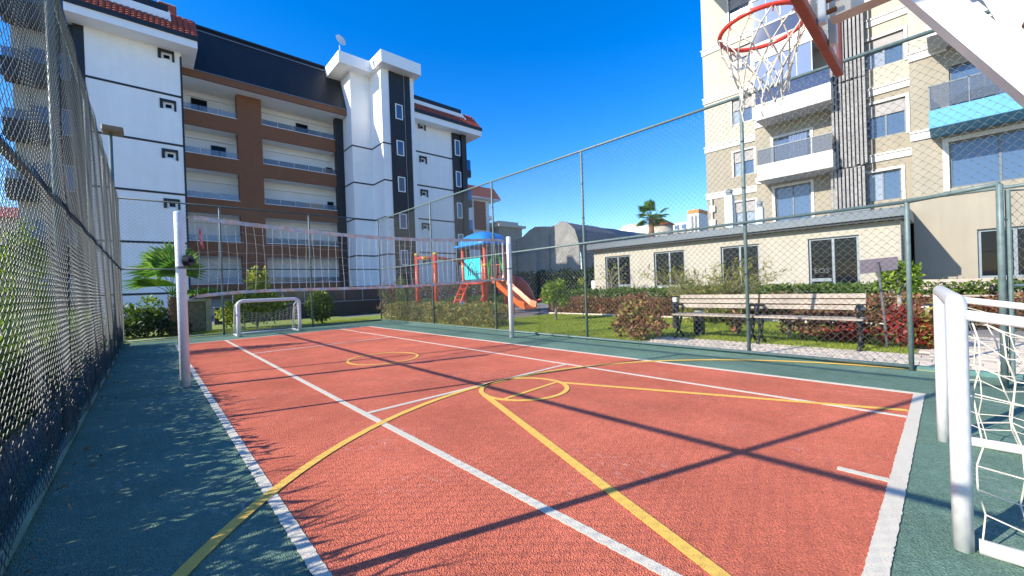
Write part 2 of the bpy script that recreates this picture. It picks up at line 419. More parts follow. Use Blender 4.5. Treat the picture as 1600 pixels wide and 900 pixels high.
def arc(cx, cy, r, w_, a0, a1, n=140, z=.0115):
    mb = MB(); V = []; Fs = []
    for i in range(n+1):
        a = a0+(a1-a0)*i/n
        for rr in (r-w_/2+random.gauss(0,.0015), r+w_/2+random.gauss(0,.0015)): V += [(cx+rr*math.cos(a), cy+rr*math.sin(a), z), (cx+rr*math.cos(a), cy+rr*math.sin(a), z-.003)]
    for i in range(n):
        k = i*4; Fs += [(k, k+2, k+6, k+4), (k+1, k+5, k+7, k+3), (k, k+4, k+5, k+1), (k+2, k+3, k+7, k+6)]
    return mesh_obj('court_line', mb.add(V, Fs), YELLOW_LINE, court)
def strip(p, q, w_, z=.0115):
    p, q = Vector((*p, z)), Vector((*q, z)); d = (q-p).normalized(); s_ = Vector((-d.y, d.x, 0))*w_/2
    return mesh_obj('court_line', MB().prism([p-s_, q-s_, q+s_, p+s_], (0,0,-.003)), YELLOW_LINE, court)
arc(3.52, .10, 4.22, .075, math.radians(-2), math.radians(151))
arc(3.60, 3.78, .56, .06, 0, 2*math.pi, 48)
arc(3.42, 7.60, .66, .05, 0, 2*math.pi, 48)
strip((1.72, .30), (3.07, 3.95), .075, .0109); strip((5.40, .30), (4.13, 3.62), .06, .0106); strip((3.12, 3.60), (4.10, 3.66), .05, .0103)

lawn = struct(mesh_obj('lawn', MB().box(7.92, 9.2, 4.75, 22, -.2, -.02).box(9.2, 16.3, .4, 12.4, -.2, -.021).box(9.2, 11.0, 12.4, 22, -.2, -.022).box(-3, 7.92, 17.36, 24, -.2, -.024), LAWN))
struct(mesh_obj('playground_floor', sheet(11.0, 18, 12.4, 20, -.015, .1), pm('playground paving', (.20, .17, .16), .9, .2, 6, .3, 40)))
path = struct(mesh_obj('garden_path', MB().box(7.86, 9.2, -3, 4.75, -.2, -.02).box(9.2, 13.0, -3, .4, -.2, -.021), JOINT))
# pavers near the fence, one by one
pav_me = None; cnt = 0
spots = []
for i in range(4):
    for j in range(30):
        spots.append((7.88+i*.33, -2.8+j*.25+(.125 if i % 2 else 0)))
for i in range(9):
    for j in range(12):
        spots.append((9.22+i*.33, -2.75+j*.25+(.125 if i % 2 else 0)))
for (x, y) in spots:
    if y+.25 > (4.7 if x < 9.1 else .38): continue
    if pav_me is None:
        o = mesh_obj('paver', MB().bbox(0, .324, 0, .244, -.06, 0, .005), PAVER, path); pav_me = o.data
        pav_me2 = pav_me.copy(); pav_me2.materials.clear(); pav_me2.materials.append(PAVER2)
    else:
        o = bpy.data.objects.new('paver', pav_me if random.random() < .65 else pav_me2); COL.objects.link(o); o.parent = path
    o.location = (x, y, random.uniform(-.0015, .0015)); o.rotation_euler = (random.uniform(-.003,.003), random.uniform(-.003,.003), random.uniform(-.005,.005))
struct(mesh_obj('kerb', MB().bbox(7.705, 7.85, -3, 17.35, -.1, .055, .02), KERB))
struct(mesh_obj('lawn_edging', MB().bbox(13.9, 14.0, 1.0, 13.2, -.1, .05, .015), PAVER))

# grass blades on the lawn
def grass(regions):
    P = []
    for (x0, x1, y0, y1, dens) in regions:
        k = int((x1-x0)*(y1-y0)*dens); q = rng.random((k,2)); P.append(np.column_stack([x0+q[:,0]*(x1-x0), y0+q[:,1]*(y1-y0), np.full(k, -.022)]))
    P = np.concatenate(P); n = len(P)
    d = rng.normal(size=(n,3))*.45; d[:,2] = 1; L = (.035+.03*rng.random(n))
    a = rng.random(n)*6.28; s_ = np.column_stack([np.cos(a), np.sin(a), np.zeros(n)])*.006
    V = np.stack([P-s_, P+s_, P+d*L[:,None]], 1).reshape(-1,3)
    o = numesh('grass', V, np.arange(3*n).reshape(n,3), GRASS)
    tag(o, 'short sunlit grass on the lawn beyond the fence', 'grass'); o['kind'] = 'stuff'
grass([(7.93, 9.2, 4.8, 17, 1500), (9.2, 14, .45, 12.4, 1300), (1.5, 7.9, 17.4, 20, 700)])

# ------------------------------------------------------------------ chain-link fences
def chain(name, origin, u, L, z0, z1, p, r, mat, parent, wob=.003):
    """woven zig-zag wires: neighbouring wires hook into each other at every corner"""
    u = np.array(u, float); nrm = np.array([u[1], -u[0], 0.]); org = np.array(origin, float)
    nw = int(L/p); nn = int((z1-z0)/p)+1
    k = np.arange(nn); AV = []; AF = []
    tri = np.array([0, 2.094, 4.189])
    i = np.arange(nw)[:,None]; par = (k[None,:]+i) % 2
    side = np.where(par == 1, 1, -1)
    up = i*p + p*par + rng.normal(size=par.shape)*.0012
    off = side*r*1.1 + wob*np.sin(i*.21+k[None,:]*.13)*2
    zc = z0 + k[None,:]*p + 0*i
    C = org + up[...,None]*u + off[...,None]*nrm; C[...,2] += zc
    V = C[:,:,None,:] + r*(np.cos(tri)[None,None,:,None]*u*0.75 + np.sin(tri)[None,None,:,None]*nrm) + np.array([0,0,1.])*(r*.66*np.cos(tri)*1)[None,None,:,None]*(-side[...,None,None])
    V = V.reshape(-1,3)
    wi, ki, ji = np.meshgrid(np.arange(nw), np.arange(nn-1), np.arange(3), indexing='ij')
    idx = lambda a,b,c: (a*nn+b)*3+c
    Fq = np.stack([idx(wi,ki,ji), idx(wi,ki,(ji+1)%3), idx(wi,ki+1,(ji+1)%3), idx(wi,ki+1,ji)], -1).reshape(-1,4)
    return numesh(name, V, Fq, mat, parent, 'stuff')

HM, HT = 2.30, 4.50
def post(parent, x, y, h, r=.029, mat=POST, z0=0):
    return mesh_obj('post', MB().tube([(x,y,z0), (x,y,h-.01), (x,y,h)], [r, r, r*.7], 12), mat, parent, True)
def rail(parent, a, b, r=.027, mat=POST, name='rail'):
    return mesh_obj(name, MB().tube([a, b], r, 10), mat, parent, True)
def ties(parent, pts, r):
    mb = MB()
    for p in pts: mb.lathe((p[0], p[1], p[2]), [(r+.004, 0), (r+.004, .02)], 8)
    return mesh_obj('clamp', mb, BLACKPL, parent)

# right fence, x = 7.72
fr = thing('chain_link_fence', 'tall green chain-link fence along the sunny garden side of the court', 'fence', (7.72, 8, 0), 'court fences')
YP = [2.38, 5.85, 9.20, 12.75]
for y in YP: post(fr, 7.72, y, HT)
post(fr, 7.72, 17.20, HT); post(fr, 7.66, .37, HM)
rail(fr, (7.72, 17.2, HT), (7.72, -2.6, HT)); rail(fr, (7.70, 17.2, HM), (7.66, .37, HM), .025); rail(fr, (7.70, 17.2, .055), (7.66, .37, .055), .025)
rail(fr, (7.66, .37, HM), (7.10, -.40, HM), .026); rail(fr, (7.72, .37, HM+.03), (7.72, -2.6, HM+.03), .022)
post(fr, 7.10, -.40, HM, .030)
chain('chain_link', (7.765, .37, 0), (0,1,0), 16.8, .04, HT, .054, .0040, WIRE, fr)
chain('chain_link', (7.765, -2.6, 0), (0,1,0), 2.95, HM, HT, .054, .0040, WIRE, fr)
ties(fr, [(7.72, y, z) for y in YP for z in (.6, 1.4, 2.9, 3.7)], .029)
# back fence, y = 17.2
POST_SHADE = pm('shaded fence paint', (.055, .085, .085), .5, .15, 12)  # rails seen on their shadow side, shade put into a darker colour
fb = thing('chain_link_fence', 'green chain-link fence across the far end in front of the apartment block', 'fence', (3, 17.2, 0), 'court fences')
for x in (1.95, 4.85): post(fb, x, 17.2, HT, .034)
rail(fb, (-.6, 17.2, HT), (7.68, 17.2, HT), .026, POST_SHADE); rail(fb, (-.6, 17.2, HM), (7.68, 17.2, HM), .022, POST_SHADE); rail(fb, (-.6, 17.2, .05), (7.68, 17.2, .05), .026)
chain('chain_link', (-.56, 17.245, 0), (1,0,0), 8.2, .03, HT, .058, .0028, WIRE, fb)
# left fence, x = -.57
fl = thing('chain_link_fence', 'tall dark chain-link fence close by on the shaded side of the court', 'fence', (-.6, 8, 0), 'court fences')
for y in (-.95, 2.42, 5.85, 9.05, 12.35, 15.2, 17.2): post(fl, -.62, y, HT+.02, .032)
rail(fl, (-.62, -1.2, HT), (-.62, 17.2, HT)); rail(fl, (-.62, -1.2, HM), (-.62, 17.2, HM), .030); rail(fl, (-.60, -1.2, .05), (-.60, 17.2, .05), .045, KERB)
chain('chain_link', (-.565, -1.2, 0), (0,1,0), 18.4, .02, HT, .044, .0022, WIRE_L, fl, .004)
# open gate leaf
gt = thing('fence_gate', 'open chain-link gate leaf hanging on its post beside the near goal', 'gate', (7.1, -.4, 0))
gd = Vector((.70, -.714, 0)); g0 = Vector((7.16, -.46, 0)); g1 = g0+gd*1.05
mb = MB()
mesh_obj('gate_frame', mb.tube([g0+Vector((0,0,.08)), g0+Vector((0,0,2.22)), g1+Vector((0,0,2.22)), g1+Vector((0,0,.08))], .025, 8, closed=True), POST, gt)
mesh_obj('crossbar', MB().tube([g0+Vector((0,0,1.15)), g1+Vector((0,0,1.15))], .018, 8), POST, gt)
chain('chain_link', g0+Vector((0,0,0)), gd, 1.03, .1, 2.2, .05, .0028, WIRE, gt)
mesh_obj('hinge', MB().tube([(7.10,-.40,.4), (7.16,-.46,.4)], .015, 6).tube([(7.10,-.40,1.9), (7.16,-.46,1.9)], .015, 6), POST, gt)

# ------------------------------------------------------------------ volleyball net
vn = thing('volleyball_net', 'sagging volleyball net with faded tapes strung across the court between white posts', 'net', (3.6, 7.7, 0))
NX0, NX1 = .55, 6.76
def top_z(t): return 2.56-.16*math.sin(math.pi*min(1, t*1.05))*.8-.04*t
def bot_z(t): return 1.36+.12*(1-math.exp(-t*9))-.10*math.sin(math.pi*t)*.9+.06*t
N_ = 60
def tape(zf, h, th=.006):
    mb = MB(); V = []; Fs = []
    for i in range(N_+1):
        t = i/N_; x = NX0+(NX1-NX0)*t; z = zf(t); w_ = .012*math.sin(i*1.7)
        V += [(x, 7.7-th+w_, z-h/2), (x, 7.7+th+w_, z-h/2), (x, 7.7+th-w_, z+h/2), (x, 7.7-th-w_, z+h/2)]
    for i in range(N_):
        for j in range(4): Fs.append((4*i+j, 4*i+(j+1) % 4, 4*i+4+(j+1) % 4, 4*i+4+j))
    return mb.add(V, Fs)
mesh_obj('top_tape', tape(top_z, .065), TAPE, vn); mesh_obj('bottom_tape', tape(bot_z, .05), TAPE, vn)
mb = MB(); nv = 48; nh = 7
def npt(t, s_):
    x = NX0+(NX1-NX0)*t
    return (x+.05*math.sin(s_*3.1)*math.exp(-t*6)+.010*math.sin(t*91+s_*5), 7.7+.05*math.sin(math.pi*s_)*(.5+.5*math.sin(t*5)), bot_z(t)*(1-s_)+top_z(t)*s_)
for i in range(nv+1): mb.tube([npt(i/nv, s_/8) for s_ in range(9)], .0032, 4, False)
for j in range(1, nh): mb.tube([npt(i/40, j/nh+.012*math.sin(i*2.1+j)) for i in range(41)], .0026, 4, False)
mesh_obj('net_cords', mb, CORD, vn, kind='stuff')
mesh_obj('tie_rope', MB().tube([(.44, 7.7, 2.55), (.56, 7.7, 2.56)], .006, 6).tube([(.44, 7.7, 1.30), (.56, 7.7, 1.37)], .006, 6)
         .tube([(6.76, 7.7, 2.50), (6.92, 7.7, 2.50)], .006, 6).tube([(6.76, 7.7, 1.50), (6.92, 7.7, 1.46)], .006, 6), CORD, vn)
mesh_obj('side_tape', MB().box(6.74, 6.79, 7.692, 7.708, 1.50, 2.53), TAPE, vn)
mesh_obj('ribbon', MB().tube([(.62, 7.69, 2.42), (.625, 7.685, 2.30), (.63, 7.69, 2.20), (.66, 7.69, 2.08)], [.012, .026, .022, .012], 6, flat=.4), REDRIB, vn, True, label='red and white ribbon hanging from the net')
def netpost(x, label, reel):
    p = thing('net_post', label, 'net post', (x, 7.7, 0), 'volleyball net posts')
    mesh_obj('pole', MB().tube([(x, 7.7, 0), (x, 7.7, 2.615), (x, 7.7, 2.63)], [.062, .062, .052], 20), WHITEPOST, p, True)
    mesh_obj('ground_sleeve', MB().lathe((x, 7.7, 0), [(.085, 0), (.085, .02), (.065, .03)], 20), POST, p)
    mesh_obj('clamp_band', MB().lathe((x, 7.7, 1.78), [(.066, 0), (.066, .035)], 20), GREYM, p)
    if reel:
        mesh_obj('winch_reel', MB().tube([(x+.05, 7.66, 1.90), (x+.12, 7.62, 1.90)], .085, 16).tube([(x+.10, 7.60, 1.90), (x+.16, 7.56, 1.90)], .03, 10), BLACKPL, p, label='black winch reel')
netpost(.38, 'white volleyball post with black winch reel on the shaded side of the court', True)
netpost(6.97, 'white volleyball post standing near the garden fence and playground', False)

# ------------------------------------------------------------------ goals
def goal(label, ox, oy, wid, back, h=1.22, r=.052, skew=0.0, c=.15):
    """back = -1: net hangs towards -y, +1: towards +y"""
    g = thing('mini_goal', label, 'goal', (ox+wid/2, oy, 0), 'small football goals')
    P = lambda x, d, z: (ox+x, oy+back*d+skew*x/wid, z)
    top = h-r
    pts = [P(0,0,.0), P(0,0,.5), P(0,0,top-c)]
    for k in range(1, 6): a = math.pi/2*k/6; pts.append(P(c-c*math.cos(a), 0, top-c+c*math.sin(a)))
    pts += [P(c,0,top), P(wid/2,0,top), P(wid-c,0,top)]
    for k in range(1, 6): a = math.pi/2*k/6; pts.append(P(wid-c+c*math.sin(a), 0, top-c+c*math.cos(a)))
    pts += [P(wid,0,top-c), P(wid,0,.5), P(wid,0,0)]
    mesh_obj('front_frame', MB().tube(pts, r, 14, side=(0,1,0), flat=1.12), WHITEP, g, True)
    for x in (0, wid):
        mesh_obj('base_rail', MB().tube([P(x,.05,.035), P(x,.98,.035)], .035, 10), WHITEP, g, True)
        mesh_obj('side_rail', MB().tube([P(x,.03,top-.06), P(x,.45,top-.13), P(x,.62,top-.2), P(x,.72,top-.34), P(x,.98,.05)], .026, 10), WHITEP, g, True)
    mesh_obj('rear_bar', MB().tube([P(0,.98,.035), P(wid,.98,.035)], .03, 10), WHITEP, g, True)
    # net: back sheet and two sides, sagging
    mb = MB(); nx, nz = 15, 11
    def bp(i, j):
        t, s_ = i/nx, j/nz
        sag = .22*math.sin(math.pi*t)
        z = .06+(top-.30-sag*1.0)*s_
        d = .98-.40*s_-.10*math.sin(math.pi*s_)*(.6+.4*math.sin(t*7))
        return P(wid*t, d, max(.03, z+.02*math.sin(i*2.3+j*1.3)))
    for i in range(nx+1): mb.tube([bp(i,j) for j in range(nz+1)], .0038, 4, False)
    for j in range(nz+1): mb.tube([bp(i,j) for i in range(nx+1)], .0036, 4, False)
    for x in (0, wid):
        ns = 6
        def sp(i, j):
            t, s_ = i/ns, j/9
            zt = (top-.08)*(1-t)+(top-.36)*t; db = .06+.9*t; dt = .06+.54*t
            inx = (.09 if x == 0 else -.09)*math.sin(math.pi*s_)*math.sin(math.pi*(t*.8+.1))
            return P(x+inx+.018*math.sin(i*4+j*2.3), db*(1-s_)+dt*s_+.015*math.sin(j*1.9+i), .05+(zt-.05)*s_+.02*math.sin(i*3.3+j))
        for i in range(ns+1): mb.tube([sp(i,j) for j in range(10)], .0042, 4, False)
        for j in range(10): mb.tube([sp(i,j) for i in range(ns+1)], .0038, 4, False)
    mesh_obj('net_cords', mb, CORD, g, kind='stuff')
    return g
goal('white mini goal seen from the side at the near right edge of the court', 2.88, -.02, 1.74, -1, 1.23, .037, .075, .05)
goal('small white goal with rounded corners at the far end of the court', 2.17, 15.68, 1.82, 1)

# ------------------------------------------------------------------ basketball stand
bs = thing('basketball_stand', 'basketball hoop with red rim, red-edged board and white leaning steel arm', 'basketball hoop', (2.75, -1.7, 0))
RX, RY, RZ, RR = 2.75, .725, 2.83, .222
BY = .455
mesh_obj('rim', MB().tube([(RX+RR*math.cos(a), RY+RR*math.sin(a), RZ) for a in np.linspace(0, 2*math.pi, 49)[:-1]], .0125, 10, closed=True), RIMRED, bs, True)
mesh_obj('rim_bracket', MB().prism([(RX-.16, RY-.16, RZ-.006), (RX-.08, RY-.215, RZ-.006), (RX+.08, RY-.215, RZ-.006), (RX+.16, RY-.16, RZ-.006), (RX+.11, BY+.02, RZ-.006), (RX-.11, BY+.02, RZ-.006)], (0,0,.012))
         .prism([(RX-.11, BY+.012, RZ-.11), (RX+.11, BY+.012, RZ-.11), (RX+.11, BY+.012, RZ+.03), (RX-.11, BY+.012, RZ+.03)], (0,.01,0))
         .prism([(RX-.10, BY+.02, RZ-.006), (RX-.10, RY-.20, RZ-.006), (RX-.10, BY+.02, RZ-.10)], (.008,0,0)).prism([(RX+.10, BY+.02, RZ-.006), (RX+.10, RY-.20, RZ-.006), (RX+.10, BY+.02, RZ-.10)], (.008,0,0)), RIMRED, bs)
mb = MB(); nl = 12
hooks = MB()
rad = [.222, .205, .175, .150, .128, .115]; zz = [0, -.07, -.15, -.23, -.31, -.40]
def npnt(i, k, half):
    a = 2*math.pi*(i+half)/nl; w_ = .008*math.sin(i*3.7+k*2.1)
    return (RX+(rad[k]+w_)*math.cos(a), RY+(rad[k]+w_)*math.sin(a), RZ-.012+zz[k]+.012*math.sin(i*2.9+k))
for i in range(nl):
    for sgn in (1, -1):
        pts = [npnt(i+(sgn*.5*k if True else 0), k, 0) for k in range(6)]
        mb.tube(pts, .0042, 5, False)
    a = 2*math.pi*i/nl
    hooks.tube([(RX+(RR)*math.cos(a), RY+RR*math.sin(a), RZ-.012), (RX+(RR-.012)*math.cos(a), RY+(RR-.012)*math.sin(a), RZ-.028), (RX+(RR-.003)*math.cos(a), RY+(RR-.003)*math.sin(a), RZ-.034)], .003, 5)
    for k in range(1, 6):
        p = npnt(i+.5*(k % 2), k, 0); mb.lathe((p[0], p[1], p[2]-.008), [(.003, 0), (.008, .004), (.008, .010), (.003, .015)], 6)
    if i % 2 == 0:
        p = Vector(npnt(i+.5, 5, 0)); mb.tube([p, p+Vector((.01*math.sin(i), .012, -.05)), p+Vector((.0, .004, -.075-.01*(i % 3)))], .0035, 5)
mesh_obj('net_cords', mb, CORD, bs, kind='stuff'); mesh_obj('net_hook', hooks, RIMRED, bs)
X0, X1, Z0, Z1 = RX-.62, RX+.62, 2.64, 3.44
mesh_obj('backboard', MB().bbox(X0+.03, X1-.03, BY-.006, BY+.006, Z0+.03, Z1-.03, .002), ACRYL, bs)
bfr = mesh_obj('backboard_frame', MB().bbox(X0, X1, BY-.022, BY+.022, Z0-.004, Z0+.04, .004).bbox(X0, X1, BY-.022, BY+.022, Z1-.04, Z1, .004).bbox(X0, X0+.04, BY-.021, BY+.021, Z0+.04, Z1-.04, .004).bbox(X1-.04, X1, BY-.021, BY+.021, Z0+.04, Z1-.04, .004), BOARDRED, bs)
mesh_obj('back_stiffener', MB().bbox(RX-.16, RX-.12, BY-.06, BY-.024, Z0, Z1, .004), WHITEP, bs); mesh_obj('back_stiffener', MB().bbox(RX+.12, RX+.16, BY-.06, BY-.024, Z0, Z1, .004), WHITEP, bs)
for zb in (2.69, 2.75, 2.81):
    mesh_obj('bolt', MB().tube([(RX-.14, BY-.06, zb), (RX-.14, BY-.10, zb)], .012, 6), RUST, bs)
SX = 2.72
mesh_obj('support_arm', MB().prism([(SX-.045, BY-.06, 2.69), (SX-.045, BY-.06, 2.78), (SX-.045, .02, 2.86), (SX-.045, .02, 2.70)], (.09, 0, 0)), pm('cream arm paint', (.66, .58, .48), .5, .1, 6), bs)
def beam(y0, y1, off, th, xa, xb):
    f_ = lambda y: 2.71+1.79*(y-.15)+off
    return MB().prism([(xa, y0, f_(y0)), (xa, y1, f_(y1)), (xa, y1, f_(y1)+th), (xa, y0, f_(y0)+th)], (xb-xa, 0, 0))
mesh_obj('main_arm', beam(-1.30, .42, 0, .215, SX-.07, SX+.07), WHITEP, bs)
mesh_obj('parallel_arm', beam(-.78, .30, .27, .075, SX-.05, SX-.01), WHITEP, bs)
mesh_obj('gusset_plate', MB().prism([(SX-.055, -.24, 2.12), (SX-.055, -.12, 2.50), (SX-.055, -.24, 2.44), (SX-.055, -.50, 2.0)], (.012,0,0)), WHITEP, bs)
mesh_obj('brace', MB().tube([(SX-.03, -.245, 2.33), (SX+.0, -.06, 2.72), (SX, .2, 3.25)], .022, 10), WHITEP, bs, True)
mesh_obj('bolt', MB().tube([(SX-.09, -.235, 2.33), (SX+.02, -.235, 2.33)], .016, 6), RUST, bs)
mesh_obj('ballast_base', MB().bbox(SX-.45, SX+.45, -2.3, -1.15, .002, .36, .04), WHITEP, bs)

# ------------------------------------------------------------------ benches
def bench(label, x, y0, y1, seat, back, face=-1, grp='garden benches', ends=None):
    b = thing('garden_bench', label, 'bench', (x, (y0+y1)/2, 0), grp)
    sl = lambda nm, xx, z, w_, th, tilt: mesh_obj(nm, MB().prism([(xx, y0, z), (xx+w_*math.cos(tilt), y0, z+w_*math.sin(tilt)), (xx+w_*math.cos(tilt)-th*math.sin(tilt), y0, z+w_*math.sin(tilt)+th*math.cos(tilt)), (xx-th*math.sin(tilt), y0, z+th*math.cos(tilt))], (0, y1-y0, 0)), WOOD, b)
    for k in range(3): sl('seat_slat', x-.02+k*.125, seat-.035, .11, .035, .03)
    for k in range(3):
        z = seat+.13+k*(back-seat-.10)/3
        sl('back_slat', x+.36+k*.035, z, .035, .085, -.22)
    for ye in (y0+.06, y1-.06):
        mb = MB()
        mb.tube([(x+.40, ye, seat-.03), (x+.47, ye, back-.03)], .022, 8)
        mb.tube([(x-.02, ye, seat-.045), (x+.42, ye, seat-.045)], .022, 8)
        mb.tube([(x+.02, ye, seat-.05), (x+.12, ye, seat*.6), (x+.16, ye, seat*.33), (x+.06, ye, .10), (x-.04, ye, .0)], [.03, .026, .03, .026, .034], 8)
        mb.tube([(x+.36, ye, seat-.05), (x+.28, ye, seat*.6), (x+.18, ye, seat*.33), (x+.30, ye, .10), (x+.42, ye, .0)], [.03, .026, .03, .026, .034], 8)
        mb.tube([(x-.03, ye, seat+.02), (x-.06, ye, seat+.14), (x+.0, ye, seat+.21), (x+.20, ye, seat+.22), (x+.42, ye, seat+.20)], [.026, .024, .036, .036, .03], 8)
        mb.lathe((x-.01, ye, seat+.12), [(.02, 0), (.045, .03), (.05, .06), (.03, .09)], 10)
        mesh_obj('iron_end', mb, IRON, b, True)
    return b
bench('wooden bench with cast iron ends next to the reddish shrub by the fence', 9.12, 2.74, 4.42, .56, .98)
bench('wooden bench with cast iron ends nearer the gate with the sign behind it', 9.12, 1.02, 2.70, .56, .98)
bench('wooden bench beyond the hedge against the shaded building wall', 14.9, -.75, 1.30, .72, 1.10)

# sign, bollard lamps
sg = thing('garden_sign', 'tilted violet grey sign board on a thin dark post behind the bench', 'sign', (9.75, .78, 0))
mesh_obj('board', MB().prism([(9.98, 1.14, 1.33), (9.98, .62, 1.40), (9.98, .62, 1.63), (9.98, 1.14, 1.60)], (.02, 0, 0)), SIGNB, sg)
mesh_obj('post', MB().tube([(9.72, .77, 0), (9.80, .80, .5), (9.96, .885, 1.55)], .022, 8), PIPEWOOD, sg, True)
def bollard(label, x, y, h=.62, s=.075, cap=True):
    b = thing('bollard_lamp', label, 'lamp', (x, y, 0), 'bollard lamps in the garden')
    mesh_obj('body', MB().bbox(x-s, x+s, y-s, y+s, -.02, h, .01), BLACKP, b)
    mesh_obj('lamp_head', MB().bbox(x-s*.8, x+s*.8, y-s*.8, y+s*.8, h, h+.13, .01), LAMPW, b)
    mesh_obj('cap', MB().bbox(x-s, x+s, y-s, y+s, h+.13, h+.16, .008), BLACKP, b)
bollard('dark bollard lamp standing behind the bench beside the reddish shrub', 9.95, 4.15, .46, .10)
bollard('square bollard lamp head rising over the hedge near the reddish shrub', 10.9, 5.18, .74, .07)
bollard('dark bollard lamp behind the bright red shrub by the gate', 10.7, .30, .58, .085)
bollard('white bollard lamp behind the playground slide', 17.2, 18.2, .7, .12)

# ------------------------------------------------------------------ garden planting
def shrub(name, label, cat, base, groups, stems=3, h=.5, grp=None, stem_mat=BARK2):
    """groups: list of (pts, size, mat, aspect)"""
    t = thing(name, label, cat, base, grp)
    mb = MB()
    for k in range(stems):
        a = 2*math.pi*k/max(1, stems); e = (base[0]+.25*h*math.cos(a), base[1]+.25*h*math.sin(a), base[2]+h)
        mb.tube([base, (base[0]+.1*h*math.cos(a), base[1]+.1*h*math.sin(a), base[2]+h*.5), e], [.016, .012, .006], 5)
    if stems: mesh_obj('stems', mb, stem_mat, t)
    for (pts, size, mat, asp) in groups: leaves('foliage', pts, size, mat, t, asp)
    return t
shrub('hedge', 'mixed green and bronze clipped hedge along the fence in front of the playground', 'hedge', (8.6, 14, 0),
      [(hedge_pts(8.12, 9.15, 9.95, 18.2, 0, .80, 11000, .20), .085, L_MIX, .5), (hedge_pts(8.12, 9.15, 9.95, 18.2, 0, .80, 6000, .20), .075, L_GREEN, .5)], 0)
shrub('hedge', 'clipped green hedge in front of the low sand-coloured building', 'hedge', (15.7, 6, 0),
      [(hedge_pts(15.0, 16.3, -2.5, 13.0, 0, 1.08, 34000, .07), .10, L_GREEN, .5)], 0)
shrub('hedge', 'low red-tipped hedge at the back edge of the lawn', 'hedge', (14.6, 7, 0),
      [(hedge_pts(14.1, 15.1, -1.5, 13.0, 0, .80, 22000, .14), .085, L_RED, .5), (hedge_pts(14.1, 15.1, -1.5, 13, 0, .80, 5000, .14), .07, L_MIX, .5)], 0)
shrub('shrub', 'reddish photinia shrub leaning on the fence left of the benches', 'shrub', (8.45, 4.85, 0),
      [(np.concatenate([ball_pts((8.42+dx, 4.9+dy, z), (r1, r2, r3), k, .35) for (dx, dy, z, r1, r2, r3, k) in ((0,.02,.36,.34,.46,.36,800), (.05,.34,.52,.26,.26,.30,420), (0,-.30,.56,.24,.30,.30,420), (.08,.05,.78,.22,.30,.22,330), (-.05,-.52,.36,.18,.20,.2,150), (.02,.55,.28,.2,.2,.24,150), (0,-.12,.98,.10,.14,.14,50), (.05,.25,.9,.1,.1,.18,50))]), .10, L_RED, .40), (ball_pts((8.42, 4.9, .5), (.40, .60, .46), 750, .4), .095, L_MIX, .40)], 9, .7)
shrub('shrub', 'sprawling dark red shrub seen under the bench nearer the gate', 'shrub', (10.35, 1.6, 0),
      [(ball_pts((10.4, 1.7, .30), (.35, .85, .34), 1300, .35), .10, L_RED, .45), (ball_pts((10.2, 1.35, .2), (.3, .4, .22), 300, .3), .10, L_BRED, .45)], 6, .4)
shrub('shrub', 'small bronze seedling shrub on the lawn under the bench', 'shrub', (10.5, 3.5, 0),
      [(ball_pts((10.5, 3.5, .28), (.22, .24, .26), 260, .3), .085, L_RED, .45)], 4, .35)
shrub('shrub', 'bright red shrub behind the sign post near the gate', 'shrub', (9.95, .50, 0),
      [(np.concatenate([ball_pts((9.92+dx, .52+dy, z), (r1, r1, r3), k, .4) for (dx, dy, z, r1, r3, k) in ((0,0,.34,.28,.32,420), (0,.12,.58,.2,.22,200), (.1,-.2,.28,.24,.24,240), (0,.26,.22,.2,.2,140))]), .09, L_BRED, .45), (ball_pts((10.15, .25, .34), (.42, .45, .38), 700, .35), .09, L_MIX, .45), (ball_pts((10.1, .4, .4), (.4, .4, .4), 350, .3), .09, L_RED, .45)], 6, .5)
shrub('shrub', 'thin bronze sprigs beside the lawn edge left of the sign', 'shrub', (10.2, 2.35, 0),
      [(ball_pts((10.2, 2.35, .32), (.15, .22, .22), 110, .3), .10, L_RED, .45)], 4, .4)
def topiary(label, x, y, zt, r, zc, mat, n=2600, bare=True):
    t = thing('topiary_tree', label, 'tree', (x, y, 0), 'small round-headed garden trees')
    mb = MB(); mb.tube([(x, y, -.02), (x+.02, y-.01, zc*.5), (x, y, zc)], [.055, .042, .035], 8)
    for k in range(6):
        a = k*1.05; mb.tube([(x, y, zc-r*.9), (x+r*.35*math.cos(a), y+r*.35*math.sin(a), zc-r*.3), (x+r*.6*math.cos(a), y+r*.6*math.sin(a), zc+.1)], [.028, .02, .008], 5)
    mesh_obj('trunk', mb, BARK2, t, True)
    cr = [ball_pts((x, y, zc), (r*.8, r*.8, (zt-zc)*.8), n//2, .5, .5)]
    for k in range(9):
        a = k*2.4; u_ = math.cos(k*1.7)*.55; q_ = math.sqrt(1-u_*u_)*.62; cr.append(ball_pts((x+r*q_*math.cos(a), y+r*q_*math.sin(a), zc+(zt-zc)*u_), (r*.36, r*.36, (zt-zc)*.34), n//16, .3, .6))
    leaves('crown', np.concatenate(cr), .095, mat, t, .5)
    return t
topiary('small round-headed green tree on the lawn left of the tall fence post', 11.35, 10.04, 1.62, .62, 1.02, L_LIME, 2600)
topiary('small lime green tree with pale forked trunk beside the tilted sign', 11.9, .74, 1.62, .42, 1.24, L_LIME, 1500)
